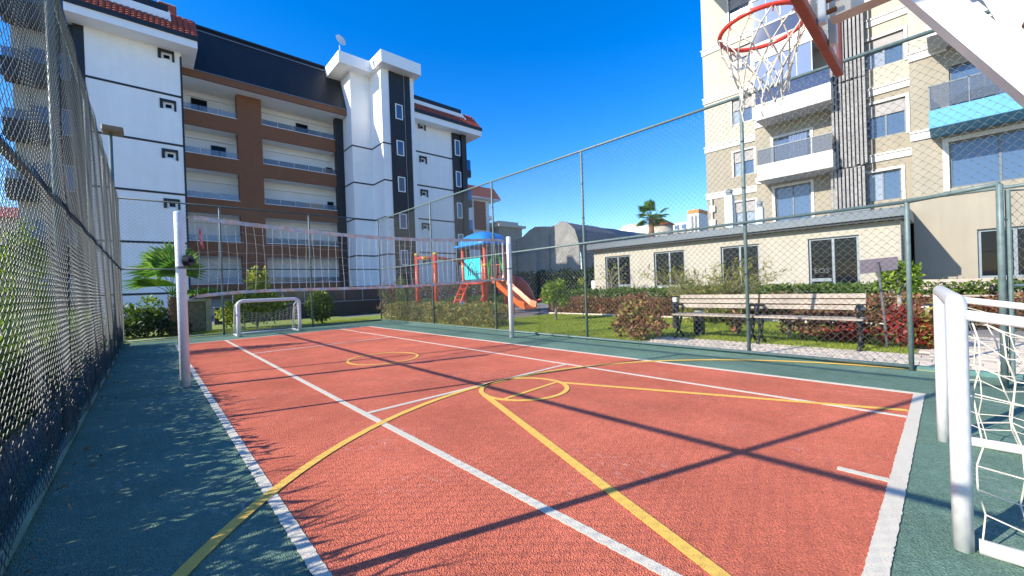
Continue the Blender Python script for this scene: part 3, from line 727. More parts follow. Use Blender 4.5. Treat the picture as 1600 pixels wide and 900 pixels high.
# feathery golden shrub: many arching stems with fine needles
fs = thing('golden_conifer_shrub', 'feathery golden shrub with arching shoots behind the bench', 'shrub', (12.9, 5.0, 0))
mb = MB(); PT = []
for k in range(130):
    a = rng.random()*6.28; L = .6+rng.random()*1.1; lean = .25+rng.random()*.8
    b0 = Vector((12.9+.5*math.cos(a)*rng.random(), 5.0+.7*math.sin(a)*rng.random(), .35))
    q = [b0+Vector((math.cos(a)*lean*L*s_, math.sin(a)*lean*1.25*L*s_, L*s_*(1.15-.35*s_*lean))) for s_ in (0, .35, .7, 1)]
    mb.tube(q, [.009, .007, .005, .002], 4)
    for s_ in np.linspace(.25, 1, 34):
        i = min(2, int(s_*3)); f_ = s_*3-i; p = q[i].lerp(q[i+1], f_); PT.append(tuple(p+Vector(rng.normal(size=3)*.035)))
mesh_obj('stems', mb, BARK2, fs); leaves('foliage', np.array(PT), .12, L_FEATHER, fs, .22)
leaves('foliage', ball_pts((12.9, 5.0, .55), (.8, 1.1, .65), 4200, .35), .11, L_FEATHER, fs, .28)
# thin sapling and yellow shrub by the low building
sp_ = thing('sapling', 'thin sparse sapling in front of the low building window', 'tree', (17.0, 11.3, 0))
mb = MB(); PT = []
mb.tube([(17, 11.3, 0), (17.02, 11.3, .9), (17, 11.32, 1.6)], [.035, .028, .015], 6)
for k in range(22):
    a = k*2.4; z = .8+.045*k; e = Vector((17+.65*math.cos(a), 11.3+.75*math.sin(a), z+.55)); b0 = Vector((17, 11.3, z)); mb.tube([b0, b0.lerp(e, .5)+Vector((0,0,.06)), e], [.012, .009, .004], 4)
    for s_ in np.linspace(.4, 1, 9): PT.append(tuple(b0.lerp(e, s_)+Vector(rng.normal(size=3)*.06)))
mesh_obj('trunk', mb, BARK2, sp_); leaves('crown', np.array(PT), .09, L_YEL, sp_, .5)
shrub('shrub', 'narrow yellow shrub at the corner of the low building', 'shrub', (18.0, 13.9, 0), [(ball_pts((18.0, 13.9, .9), (.3, .3, .9), 900, .25), .08, L_YEL, .5)], 3, .6)
shrub('shrub', 'low bank of pink-flowered shrubs behind the playground', 'shrub', (13.5, 20.8, 0), [(hedge_pts(9.2, 17.5, 20.2, 21.6, 0, 1.75, 5200, .30), .13, L_PINK, .5), (hedge_pts(9.2, 17.5, 20.2, 21.6, 0, 1.6, 3800, .3), .13, L_GREEN, .5)], 0)
shrub('hedge', 'low dark hedge running behind the play posts', 'hedge', (14, 19.4, 0), [(hedge_pts(10.5, 19, 19.0, 19.9, 0, .85, 5000, .12), .1, L_GREEN, .5)], 0)
shrub('hedge', 'tall dark hedge at the foot of the tarpaulin-covered shed', 'hedge', (24.5, 21, 0), [(hedge_pts(23.8, 25.2, 15, 30.5, 0, 2.55, 9000, .35), .24, L_DARK, .55)], 0)
shrub('shrub', 'young bright yellow-green shrub behind the far goal', 'shrub', (3.25, 18.9, 0),
      [(ball_pts((3.3, 18.8, 1.0), (1.15, .55, .62), 1500, .4), .15, L_YEL, .5), (ball_pts((3.15, 18.8, 1.85), (.22, .25, .72), 330, .3), .14, L_YEL, .5), (ball_pts((3.55, 18.8, 1.8), (.2, .25, .75), 330, .3), .14, L_YEL, .5), (ball_pts((2.45, 18.7, .62), (.6, .4, .5), 420, .4), .15, L_YEL, .5), (ball_pts((3.4, 19.0, .7), (1.2, .5, .6), 600, .3), .13, L_GREEN, .5)], 7, 1.3)
shrub('shrub', 'rounded leafy green bush right of the far goal', 'shrub', (5.6, 18.5, 0), [(ball_pts((5.55, 18.5, .75), (.62, .5, .74), 2300, .25), .10, L_GREEN, .5), (ball_pts((5.5, 18.4, .8), (.6, .5, .7), 800, .25), .10, L_YEL, .5)], 4, .6)
shrub('shrub', 'dense green shrub at the foot of the fan palm', 'shrub', (-.1, 19.7, 0), [(ball_pts((-.2, 19.7, .62), (.95, .6, .55), 1500, .35), .14, L_GREEN, .5), (ball_pts((.1, 19.6, 1.05), (.35, .4, .45), 260, .3), .12, L_LIME, .5), (hedge_pts(-1.4, 1.2, 18.9, 20.3, 0, .5, 1500, .15), .13, L_DARK, .5)], 5, .9)
shrub('cypress', 'small columnar cypress beside the tower of the apartment block', 'tree', (9.7, 19.0, 0), [(ball_pts((9.7, 19.0, 1.1), (.34, .34, 1.05), 2200, .15), .10, L_GREEN, .3)], 1, 1.4)
shrub('cypress', 'slender green conifer glimpsed through the dark fence', 'tree', (-2.05, 13.5, 0), [(ball_pts((-2.05, 13.5, 1.5), (.5, .5, 1.7), 3000, .2), .12, L_LIME, .3)], 1, 2.0)
# hedge outside the shaded fence, with long spiky shoots on top
lh = thing('hedge', 'spiky-leaved hedge behind the dark fence on the shaded side', 'hedge', (-1.45, 7, 0))
leaves('foliage', hedge_pts(-2.7, -.95, -1.0, 16.5, 0, .93, 30000, .10), .085, L_GREEN, lh, .45)
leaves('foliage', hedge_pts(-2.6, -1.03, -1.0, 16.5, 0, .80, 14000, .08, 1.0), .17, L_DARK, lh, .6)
leaves('foliage', hedge_pts(-2.7, -.95, -1.0, 16.5, .70, 1.0, 22000, .07), .085, L_LIME, lh, .45)  # top layer in lime leaves, sunlight on the hedge put into leaf colour
k_ = 2600; q = rng.random((k_,3)); yy = -1+q[:,1]*17.5
dens = (np.sin(yy*2.1+1)+np.sin(yy*5.3)*.6+np.sin(yy*.9)*.8) > -.5
SP = np.column_stack([-1.9+q[:,0]*.9, yy, .72+q[:,2]*.26])[dens]
leaves('shoots', SP, .27, L_GREEN, lh, .07, up=1.6)

# fan palms
def palm(name, label, x, y, zc, span, trunk_r, zb=0, nf=18, seed=1, lo=0, pr=1.0):
    t = thing(name, label, 'palm tree', (x, y, zb))
    r_ = np.random.default_rng(seed)
    mb = MB(); prof = []
    H = zc-zb
    for k in range(19):
        s_ = k/18; prof.append((trunk_r*(1.25-.35*s_)*(1+.12*(k % 2)), H*s_*.98))
    mb.lathe((x, y, zb), prof, 12)
    for k in range(46):
        a = k*2.4; z = zb+H*(.35+.62*k/46); rr = trunk_r*1.0
        mb.tube([(x+rr*.8*math.cos(a), y+rr*.8*math.sin(a), z), (x+rr*1.25*math.cos(a), y+rr*1.25*math.sin(a), z+.08*span)], [.035*span*.5, .012*span*.5], 4)
    mesh_obj('trunk', mb, BARK, t)
    for k in range(nf):
        a = k*2.39996+r_.random()*.4; el = math.radians(r_.uniform(lo, 70) if k > 4 else r_.uniform(60, 88))
        d = Vector((math.cos(a)*math.cos(el), math.sin(a)*math.cos(el), math.sin(el)))
        c0 = Vector((x, y, zc)); pl = span*(.40+.26*r_.random()); e = c0+d*pl+Vector((0,0,-.06*span*math.cos(el)))
        sd_ = d.cross(Vector((0,0,1))).normalized() if abs(d.z) < .98 else Vector((1,0,0)); un = sd_.cross(d).normalized()
        mb = MB(); mb.tube([c0+d*.05, c0+d*pl*.5+Vector((0,0,.01)), e], [.02*span*.5*pr, .014*span*.5*pr, .010*span*.5*pr], 5)
        nseg = 25
        for j in range(nseg):
            th = math.radians(-95+190*j/(nseg-1)); dd = (d*math.cos(th)+sd_*math.sin(th)).normalized()
            L = span*(.46+.08*math.cos(th))*(.9+.2*r_.random()); w_ = L*.066
            sid = (sd_*math.cos(th)-d*math.sin(th)).normalized()
            p1 = e+dd*L*.5+un*.015*span; p2 = e+dd*L+Vector((0,0,-L*.20))+un*.02
            mb.add([e, p1-sid*w_, p1+un*w_*.5, p1+sid*w_, p2], [(0,1,2), (0,2,3), (1,4,2), (2,4,3)])
        mesh_obj('frond', mb, L_PALM, t)
    return t
palm('fan_palm', 'short fan palm with orange trunk between the court and the apartment block', .70, 19.5, 1.42, 2.0, .13, 0, 11, 6, 2)
palm('fan_palm', 'tall fan palm rising above the low building roof against the sky', 38, 20.3, 7.9, 1.8, .24, 0, 26, 8, -30, 2.2)

# ------------------------------------------------------------------ playground
pg = thing('playground_tower', 'red play tower with blue arched roof, cyan panel and orange slide', 'playground', (13, 15.8, 0))
TX0, TX1, TY0, TY1 = 12.12, 13.38, 15.15, 16.95
for (x, y) in ((TX0,TY0), (TX1,TY0), (TX0,TY1), (TX1,TY1)): mesh_obj('post', MB().tube([(x,y,0), (x,y,3.55)], .085, 12), PLAYRED, pg, True)
mesh_obj('deck', MB().bbox(TX0, TX1, TY0, TY1, 1.50, 1.58, .02), PLAYRED, pg)
# four-sided domed roof with ribs and a flared rim
cx_, cy_ = (TX0+TX1)/2, (TY0+TY1)/2; V = []; Fs = []; nA, nR = 40, 9
for i in range(nR+1):
    t = i/nR; f_ = math.cos(t*math.pi/2)**1.0; z = 3.46+.70*math.sin(t*math.pi/2)
    for j in range(nA):
        a = 2*math.pi*j/nA; q_ = (abs(math.cos(a))**5+abs(math.sin(a))**5)**(-1/5)
        rr = f_*(1+(.025 if j % 2 else 0)); V.append((cx_+(TX1-TX0+.55)/2*q_*math.cos(a)*rr, cy_+(TY1-TY0+.55)/2*q_*math.sin(a)*rr, z))
for i in range(nR):
    for j in range(nA): Fs.append((i*nA+j, i*nA+(j+1) % nA, (i+1)*nA+(j+1) % nA, (i+1)*nA+j))
roof = mesh_obj('roof', MB().add(V, Fs), PLAYBLUE, pg, True)
mesh_obj('roof_rim', MB().bbox(TX0-.34, TX1+.34, TY0-.34, TY1+.34, 3.38, 3.50, .04), PLAYBLUE, roof)
pn = mesh_obj('panel', MB().bbox(TX0-.12, TX0-.05, TY0+.22, TY1-.22, 1.72, 2.78, .03), PLAYCYAN, pg, label='cyan panel with an engraved house outline')
mk = MB(); xv = TX0-.125; yc = (TY0+TY1)/2
for a, b in (((.30,1.95),(.30,2.32)), ((-.24,1.95),(-.24,2.32)), ((.38,2.28),(.03,2.64)), ((.03,2.64),(-.32,2.28)), ((.12,1.95),(.12,2.2)), ((-.06,1.95),(-.06,2.2)), ((.12,2.2),(.03,2.34)), ((-.06,2.2),(.03,2.34)), ((-.36,2.08),(-.46,1.92)), ((-.36,2.08),(-.30,1.84)), ((-.36,2.08),(-.45,2.18)), ((-.36,2.08),(-.28,2.16))):
    mk.tube([(xv, yc+a[0], a[1]), (xv, yc+b[0], b[1])], .022, 5)
mesh_obj('engraving', mk, BLACKPL, pn)
mesh_obj('clamp', MB().tube([(TX0,TY1,2.35), (TX0,TY1,2.47)], .11, 12), PLAYYEL, pg, True); mesh_obj('clamp', MB().tube([(TX0,TY0,2.35), (TX0,TY0,2.47)], .11, 12), PLAYYEL, pg, True)
# green arched hood over the slide entry
hood = MB()
hood.tube([(TX0+.18, TY0-.08, 1.6), (TX0+.18, TY0-.08, 2.35), (TX0+.32, TY0-.08, 2.72), (TX0+.63, TY0-.08, 2.88), (TX1-.32, TY0-.08, 2.72), (TX1-.18, TY0-.08, 2.35), (TX1-.18, TY0-.08, 2.05)], .10, 10)
mesh_obj('entry_hood', hood, PLAYGREEN, pg, True)
mesh_obj('entry_panel', MB().bbox(TX0+.1, TX0+.3, TY0-.06, TY0-.01, 1.55, 2.7, .02), PLAYGREEN, pg)
mesh_obj('handle_hoop', MB().tube([(TX1-.1, TY0-.1, 2.3), (TX1+.02, TY0-.35, 2.2), (TX1+.02, TY0-.5, 1.8), (TX1-.08, TY0-.35, 1.6)], .025, 8), GREYM, pg, True)
# slide: deep trough from the deck down to the ground
def slide_pt(t):
    z = 1.55-1.50*t if t < .82 else 1.55-1.50*.82-(t-.82)*.55
    return Vector((12.72+.20*t, 15.02-2.1*t, z))
ssid = Vector((1, 0, 0))
V = []; Fs = []; prof = [(-.38,.32), (-.45,.28), (-.37,.0), (0,-.05), (.37,.0), (.45,.28), (.38,.32), (.32,.06), (0,.02), (-.32,.06)]
NT = 18
for i in range(NT+1):
    p = slide_pt(i/NT)
    for (u_, z) in prof: V.append(tuple(p+ssid*u_+Vector((0,0,z+.05))))
k = len(prof)
for i in range(NT):
    for j in range(k): Fs.append((i*k+j, i*k+(j+1) % k, (i+1)*k+(j+1) % k, (i+1)*k+j))
Fs += [tuple(range(k)), tuple(NT*k+j for j in reversed(range(k)))]
mesh_obj('slide', MB().add(V, Fs), PLAYORANGE, pg)
mesh_obj('slide_support', MB().tube([slide_pt(.5), (slide_pt(.5).x, slide_pt(.5).y, 0)], .05, 8), PLAYRED, pg, True)
for yy_ in (TY1+.02, TY1-.55):
    mesh_obj('ladder_rail', MB().tube([(TX0-.02, yy_, 1.75), (TX0-.95, yy_, .05)], .04, 8), PLAYRED, pg, True)
for k in range(6): mesh_obj('rung', MB().tube([(TX0-.12-.15*k, TY1+.02, 1.55-.27*k), (TX0-.12-.15*k, TY1-.55, 1.55-.27*k)], .022, 6), PLAYRED, pg)
for k in range(5): mesh_obj('ladder_bar', MB().tube([(TX0-.1-.17*k, TY1+.04, .02), (TX0-.1-.17*k, TY1+.04, 1.55-.3*k)], .016, 6), PLAYRED, pg)
mesh_obj('brace', MB().tube([(TX0, TY0, 1.1), (TX0-.05, TY0+1.1, 0)], .045, 8), PLAYRED, pg, True)
for i in range(7): mesh_obj('railing_bar', MB().tube([(TX1, TY0+.2+i*.22, 1.58), (TX1, TY0+.2+i*.22, 2.45)], .018, 6), PLAYRED, pg)
mesh_obj('railing', MB().tube([(TX1, TY0, 2.47), (TX1, TY1, 2.47)], .03, 8), PLAYRED, pg, True)
mesh_obj('play_seat', MB().tube([(TX0-.5, TY0+1.3, .62), (TX0-.52, TY0+1.25, .36), (TX0-.5, TY0+.95, .30), (TX0-.5, TY0+.55, .36)], [.16, .17, .15, .12], 12), PLAYBLUE, pg, True, label='blue curved play seat at the tower foot')
mesh_obj('seat_block', MB().bbox(TX0-.62, TX0-.36, TY0+.4, TY0+.7, .0, .28, .03), LAMPW, pg)
PLAYCRIM = pm('crimson play plastic', (.42, .02, .03), .3, .06, 4, spec=.5)
tb = [(15.0+.28*i, 16.3-.05*i, 1.62-.05*i-.07*i*i) for i in range(5)]
mesh_obj('tube_slide', MB().tube(tb, [.30, .38, .41, .38, .33], 16), PLAYCRIM, pg, True)
mesh_obj('tube_box', MB().bbox(14.1, 14.9, 16.0, 16.6, .95, 1.95, .05), PLAYCRIM, pg)
mesh_obj('seesaw_beam', MB().tube([(14.2, 13.75, .55), (15.6, 13.3, 1.15)], .07, 10), PLAYRED, pg, True)
mesh_obj('seesaw_stand', MB().tube([(14.9, 13.55, 0), (14.9, 13.55, .85)], .07, 8), PLAYRED, pg, True)
sw = thing('swing_frame', 'red swing frame of posts and top beam left of the play tower', 'swing', (9.6, 16.2, 0))
for (x, y) in ((9.25, 16.6), (9.8, 15.9)): mesh_obj('post', MB().tube([(x,y,0), (x,y,2.93)], .10, 12), PLAYRED, sw, True); mesh_obj('post_cap', MB().lathe((x,y,2.9), [(.11,0), (.11,.06), (.06,.12)], 12), PLAYYEL, sw, True)
mesh_obj('top_beam', MB().tube([(9.25,16.6,2.78), (9.8,15.9,2.78)], .08, 10), PLAYRED, sw, True)
mesh_obj('top_beam', MB().tube([(9.8,15.9,2.78), (12.12,16.95,2.72)], .075, 10), PLAYRED, sw, True)
mesh_obj('clamp', MB().tube([(9.45,16.35,2.78), (9.54,16.23,2.78)], .105, 12), PLAYYEL, sw, True)
for xs in (10.35, 10.75):
    mesh_obj('swing_chain', MB().tube([(xs,16.0,2.75), (xs,16.0,.5)], .012, 5), GREYM, sw)
mesh_obj('swing_seat', MB().lathe((10.55, 16.0, .35), [(.26,0), (.28,.1), (.22,.18)], 14), PLAYBLUE, sw)
hp = tag(mesh_obj('spring_rider', MB().lathe((10.15, 15.1, .25), [(.10,0), (.2,.1), (.22,.25), (.12,.4)], 12).tube([(10.15,15.1,0), (10.15,15.1,.3)], .08, 10).tube([(9.95,15.1,.45), (10.35,15.1,.75)], .06, 8), PLAYRED), 'low red spring rider between the swing and the play tower', 'spring rider')

# ------------------------------------------------------------------ facade helpers
class Fac:
    """facade frame: u runs along the wall, n points out of it"""
    def __init__(s, org, u, n): s.o, s.u, s.n = Vector(org), Vector(u), Vector(n)
    def p(s, u, z, d): v = s.o+s.u*u+s.n*d; return (v.x, v.y, v.z+z)
    def box(s, mb, u0, u1, z0, z1, d0, d1):
        return mb.add([s.p(u0,z0,d0), s.p(u1,z0,d0), s.p(u1,z1,d0), s.p(u0,z1,d0), s.p(u0,z0,d1), s.p(u1,z0,d1), s.p(u1,z1,d1), s.p(u0,z1,d1)],
                      [(0,3,2,1), (4,5,6,7), (0,1,5,4), (1,2,6,5), (2,3,7,6), (3,0,4,7)])
    def wall(s, mb, u0, u1, z0, z1, holes, depth=.18, d=0):
        us = sorted({u0, u1, *[h[0] for h in holes], *[h[1] for h in holes]}); zs = sorted({z0, z1, *[h[2] for h in holes], *[h[3] for h in holes]})
        for a, b in zip(us, us[1:]):
            for c_, e in zip(zs, zs[1:]):
                um, zm = (a+b)/2, (c_+e)/2
                if any(h[0] < um < h[1] and h[2] < zm < h[3] for h in holes): continue
                mb.add([s.p(a,c_,d), s.p(b,c_,d), s.p(b,e,d), s.p(a,e,d)], [(0,1,2,3)])
        for (a, b, c_, e) in holes:
            mb.add([s.p(a,c_,d), s.p(b,c_,d), s.p(b,e,d), s.p(a,e,d), s.p(a,c_,d-depth), s.p(b,c_,d-depth), s.p(b,e,d-depth), s.p(a,e,d-depth)],
                   [(0,1,5,4), (1,2,6,5), (2,3,7,6), (3,0,4,7), (4,5,6,7)])
        return mb
    def window(s, parent, u0, u1, z0, z1, d, fmat, gmat, mull=1, fw=.05, shutter=0, trim=None, tw=.12, sill=None, name='window'):
        mb = MB(); e = .004
        s.box(mb, u0+e, u0+fw, z0+e, z1-e, d, d+.06); s.box(mb, u1-fw, u1-e, z0+e, z1-e, d, d+.06)
        s.box(mb, u0+fw, u1-fw, z0+e, z0+fw, d, d+.058); s.box(mb, u0+fw, u1-fw, z1-fw, z1-e, d, d+.058)
        for k in range(1, mull+1):
            uc = u0+(u1-u0)*k/(mull+1); s.box(mb, uc-fw*.5, uc+fw*.5, z0+fw, z1-fw, d, d+.056)
        w_ = mesh_obj(name, mb, fmat, parent)
        ed = [u0+fw+(u1-u0-2*fw)*k/(mull+1) for k in range(mull+2)]
        for a, b in zip(ed, ed[1:]): mesh_obj('pane', s.box(MB(), a, b, z0+fw, z1-fw, d+.008, d+.02), random.choice(gmat) if isinstance(gmat, list) else gmat, w_)
        if shutter: mesh_obj('shutter', s.box(MB(), u0+.02, u1-.02, z1-shutter, z1-.02, d+.062, d+.085), SHUT, w_)
        if trim:
            t = MB(); s.box(t, u0-tw, u0-.005, z0-tw*.6, z1+tw, -.02, .045); s.box(t, u1+.005, u1+tw, z0-tw*.6, z1+tw, -.02, .045); s.box(t, u0-.005, u1+.005, z1+.005, z1+tw, -.02, .043)
            mesh_obj('surround', t, trim, w_)
        if sill: mesh_obj('sill', s.box(MB(), u0-.08, u1+.08, z0-.07, z0, -.02, .09), sill, w_)
        return w_

# ------------------------------------------------------------------ apartment block behind the far end
AB = thing('apartment_block', 'white, black and brown apartment block with recessed balconies behind the far fence', 'building', (8, 36, 0))
BANDS = (1.65, 4.68, 7.68, 10.68, 13.68)
def tiles(x0, x1, yb, zb, yt, zt, name='roof_tiles', parent=AB):
    """rows of rounded clay tiles on a slope"""
    mb = MB(); d = Vector((0, yt-yb, zt-zb)); L = d.length; d.normalize(); nrm = Vector((0, -d.z, d.y)); rows = int(L/.30); cols = int((x1-x0)/.25)
    for i in range(rows):
        for j in range(cols):
            xa = x0+(x1-x0)*j/cols; wv = (x1-x0)/cols
            b0 = Vector((xa, yb, zb))+d*(i*L/rows); b1 = b0+d*(L/rows+.04)
            V = []
            for q_, lift in ((b0, .055), (b1, .0)):
                for k2 in range(5):
                    a = math.pi*k2/4; V.append(tuple(q_+Vector((wv*.5-wv*.5*math.cos(a), 0, 0))+nrm*(lift+.07*math.sin(a))))
            mb.add(V, [(k2, k2+1, k2+6, k2+5) for k2 in range(4)]+[(0, 4, 3, 2, 1)])
    return mesh_obj(name, mb, TILE, parent, kind='stuff')
FA = Fac((0, 31.65, 0), (1,0,0), (0,-1,0))
# left white block
holes = [(.98, 1.58, z+2.1, z+2.58) for z in BANDS if z < 14]
mb = MB(); FA.wall(mb, -2.14, 1.97, 0, 16.5, holes, .22)
mb.add([(-2.14,31.65,0), (-2.14,44,0), (-2.14,44,16.5), (-2.14,31.65,16.5), (1.97,31.65,0), (1.97,44,0), (1.97,44,16.5), (1.97,31.65,16.5)], [(0,1,2,3), (4,7,6,5), (1,5,6,2)])
wl = mesh_obj('wall', mb, WHITEW, AB, label='white rendered left block with thin black floor bands')
for z in BANDS: mesh_obj('floor_band', FA.box(MB(), -2.16, 1.99, z-.06, z+.06, -.02, .025), BLACKP, wl)
mesh_obj('corner_strip', FA.box(MB(), 1.90, 2.0, 0, 16.2, -.3, .018), BLACKP, wl)
mesh_obj('corner_strip', FA.box(MB(), -2.55, -2.145, 0, 16.4, -.5, .02), BLACKP, wl)
def small_window(u0, u1, z0, z1, parent=AB, F_=FA):
    mb = MB(); F_.box(mb, u0-.09, u0+.06, z0, z1+.1, -.02, .05); F_.box(mb, u0+.06, u1, z1-.04, z1+.1, -.02, .05); F_.box(mb, u1-.03, u1+.07, z0-.06, z1+.1, -.02, .05)
    w_ = mesh_obj('window', mb, BLACKP, parent)
    mesh_obj('window_frame', F_.wall(MB(), u0+.06, u1-.03, z0+.005, z1-.045, [(u0+.18, u1-.14, z0+.11, z1-.14)], .1, d=-.1), WHITEW2, w_)
    mesh_obj('pane', F_.box(MB(), u0+.18, u1-.14, z0+.11, z1-.14, -.19, -.17), GLASSD, w_)
for h in holes: small_window(*h)
def eave(x0, x1, yf, yb, parent, zb=16.4, zt=16.84):
    return mesh_obj('eave', MB().prism([(x0, yf, zb), (x0, yf, zt), (x0, yb, zt), (x0, yb, zb+.1)], (x1-x0, 0, 0)), WHITEW2, parent)
eave(-2.75, 2.70, 30.45, 44, AB)
mesh_obj('gutter', MB().box(-2.75, 2.76, 30.36, 30.6, 16.845, 17.10), BLACKP, AB)
mesh_obj('roof_base', MB().prism([(-2.7, 30.55, 16.86), (-2.7, 32.25, 18.75), (-2.7, 43, 18.75), (-2.7, 43, 16.86)], (5.35, 0, 0)), BLACKP, AB)
tiles(-2.72, 1.55, 30.48, 17.08, 31.28, 18.0); tiles(1.55, 2.70, 30.48, 17.08, 32.2, 18.92)
mesh_obj('roof_verge', MB().prism([(2.70, 30.48, 17.0), (2.70, 32.25, 18.98), (2.70, 32.35, 18.86), (2.70, 30.75, 16.9)], (.08, 0, 0)), TILE, AB)
mesh_obj('terrace_parapet', MB().box(-2.7, 1.5, 31.36, 31.6, 17.7, 18.55), WHITEW2, AB)
mesh_obj('terrace_cheek', MB().prism([(1.42, 30.95, 17.85), (1.42, 31.9, 18.95), (1.42, 31.9, 17.6)], (.12, 0, 0)), WHITEW2, AB)
mesh_obj('roof_ridge', MB().box(-2.7, 1.45, 31.7, 32.1, 18.76, 19.15), BLACKP, AB)
mesh_obj('chimney', MB().bbox(1.0, 1.9, 32.5, 33.2, 18.7, 19.7, .03), TILE, AB); mesh_obj('chimney', MB().bbox(1.05, 1.85, 32.55, 33.15, 19.7, 19.78, .02), PAVER, AB)
# balcony bay
FB = Fac((0, 34.6, 0), (1,0,0), (0,-1,0))
TOPS = (14.15, 11.20, 8.18, 5.20, 2.20)
mesh_obj('column', MB().box(5.19, 6.73, 34.6, 35.2, 0, 16.0), BROWN, AB, label='brown rendered column between the balconies')
mesh_obj('back_wall', MB().box(1.9, 12.7, 36.0, 37, 0, 16.2), pm('bright white render', (.86, .85, .82), .8, .03, 1.2), AB)
mesh_obj('side_wall', MB().box(12.4, 12.7, 34.9, 36.0, 0, 16.2), WHITEW2, AB)
mesh_obj('partition', MB().box(5.3, 6.6, 35.2, 36.0, 0, 16), WHITEW2, AB)
mesh_obj('dark_pier', MB().box(12.06, 12.68, 34.45, 34.95, 0, 15.95), ANTHR, AB)
for ti, t in enumerate(TOPS):
    for (a, b) in ((1.9, 5.19), (6.73, 12.06)):
        mesh_obj('balcony_parapet', MB().box(a, b, 34.602, 34.75, t-1.02, t), BROWN, AB)
        mesh_obj('balcony_floor', MB().box(a, b, 34.75, 36.0, t-1.0, t-.80), WHITEW2, AB)
        mesh_obj('coping', MB().box(a, b, 34.58, 34.77, t+.002, t+.04), WHITEW2, AB)
        n_ = 3 if b-a < 4 else 5
        for k in range(n_): 
            u0 = a+.03+(b-a-.06)*k/n_; mesh_obj('glass_railing', MB().box(u0+.01, u0+(b-a-.06)/n_-.02, 34.66, 34.675, t+.06, t+.44), GLASSR if a < 3 else GLASSG, AB)
        mesh_obj('cornice', MB().box(a, b, 35.85, 35.998, t+1.45, t+1.6), WHITEW2, AB)
for (x, zb, w_, zt) in ((2.72, 13.37, .93, 15.72), (3.78, 10.42, .9, 12.52), (9.56, 13.37, .9, 15.6), (11.85, 10.42, .5, 12.3), (11.85, 7.4, .5, 9.3)):
    Fac((0,36.0,0), (1,0,0), (0,-1,0)).window(AB, x*.986, x*.986+w_, zb, (zt-1.35)*.986+1.35, .005, BLACKP, GLASSD, 0, .06, name='balcony_door')
mesh_obj('soffit', MB().box(1.9, 12.65, 33.65, 36.0, 16.0, 16.04), WHITEW2, AB)
mesh_obj('fascia', MB().box(1.9, 12.66, 33.5, 33.65, 15.98, 16.44), BROWN, AB)
mesh_obj('mansard_roof', MB().prism([(1.9, 33.48, 16.48), (1.9, 35.0, 20.2), (1.9, 40, 20.2), (1.9, 40, 16.48)], (10.78, 0, 0)), ANTHR, AB)
mesh_obj('fascia_flashing', MB().box(1.9, 12.67, 33.44, 33.56, 16.44, 16.48), ALU, AB)
mesh_obj('roof_gutter', MB().box(1.9, 12.68, 34.9, 35.1, 20.2, 20.32), BLACKP, AB); mesh_obj('roof_flashing', MB().box(1.9, 12.68, 34.80, 34.86, 19.85, 19.90), ALU, AB)
# tower
mesh_obj('tower_wall', MB().box(12.7, 14.6, 32.6, 40, 0, 19.3), WHITEW, AB)
FT = Fac((0, 30.5, 0), (1,0,0), (0,-1,0))
tw = mesh_obj('tower_wall', MB().box(14.37, 17.3, 30.5, 40, 0, 19.3), WHITEW, AB)
for z in BANDS:
    mesh_obj('floor_band', MB().box(12.68, 14.37, 32.58, 32.62, z-.4-.055, z-.4+.055).box(12.68, 12.72, 32.62, 34.4, z-.4-.055, z-.4+.055), BLACKP, AB)
    mesh_obj('floor_band', MB().box(14.35, 15.05, 30.48, 30.52, z-.4-.055, z-.4+.055).box(14.35, 14.39, 30.52, 32.55, z-.4-.055, z-.4+.055), BLACKP, AB)
mesh_obj('cladding_strip', FT.box(MB(), 15.05, 16.35, 0, 19.25, -.02, .06), ANTHR, AB); mesh_obj('cladding_strip', FT.box(MB(), 16.42, 16.9, 0, 19.25, -.02, .10), ANTHR, AB)
for z0 in (15.45, 12.45, 9.45, 6.4, 3.4): FT.window(AB, 15.5, 16.15, z0, z0+1.25, .065, WHITEW2, GLASS_SKY, 0, .07)
mesh_obj('tower_cap', MB().box(11.55, 14.1, 31.7, 38, 19.3, 20.2), WHITEW2, AB); mesh_obj('tower_cap', MB().box(14.05, 17.55, 29.6, 38, 19.302, 20.25), WHITEW2, AB)
dish = mesh_obj('satellite_dish', MB().tube([(11.75, 31.95, 20.2), (11.75, 31.95, 20.75)], .04, 8).lathe((0,0,0), [(.01,0), (.2,.02), (.36,.09), (.42,.13), (.40,.14), (.2,.05), (.01,.03)], 18), WHITEP, AB)
vsn = dish.data.vertices; rot = Matrix.Rotation(math.radians(75), 4, Vector((.9, .2, 0)))
for i in range(16, len(vsn)): vsn[i].co = (rot @ vsn[i].co)+Vector((11.75, 31.85, 21.05))
# right block
FR = Fac((0, 31.65, 0), (1,0,0), (0,-1,0))
holes = [(18.35, 18.95, z+2.0, z+2.5) for z in BANDS]
mb = MB(); FR.wall(mb, 17.3, 21.8, 0, 16.5, holes, .22)
mb.add([(17.3,31.65,0), (17.3,44,0), (17.3,44,16.5), (17.3,31.65,16.5), (21.8,31.65,0), (21.8,44,0), (21.8,44,16.5), (21.8,31.65,16.5)], [(0,1,2,3), (4,7,6,5)])
wr = mesh_obj('wall', mb, WHITEW, AB, label='white rendered right block with thin black floor bands')
for z in BANDS: mesh_obj('floor_band', FR.box(MB(), 17.3, 21.8, z-.12, z, -.02, .025), BLACKP, wr)
for h in holes: small_window(*h, F_=FR)
mesh_obj('cladding_strip', MB().box(21.8, 23.25, 31.55, 44, 0, 16.3), ANTHR, AB); mesh_obj('cladding_strip', MB().box(22.75, 23.3, 31.35, 31.55, 0, 16.3), ANTHR, AB)
FC = Fac((0, 31.55, 0), (1,0,0), (0,-1,0))
for z0 in (14.0, 11.0, 8.0, 5.0, 2.0): FC.window(AB, 22.05, 22.65, z0, z0+1.5, .01, WHITEW2, GLASS_SKY, 0, .08)
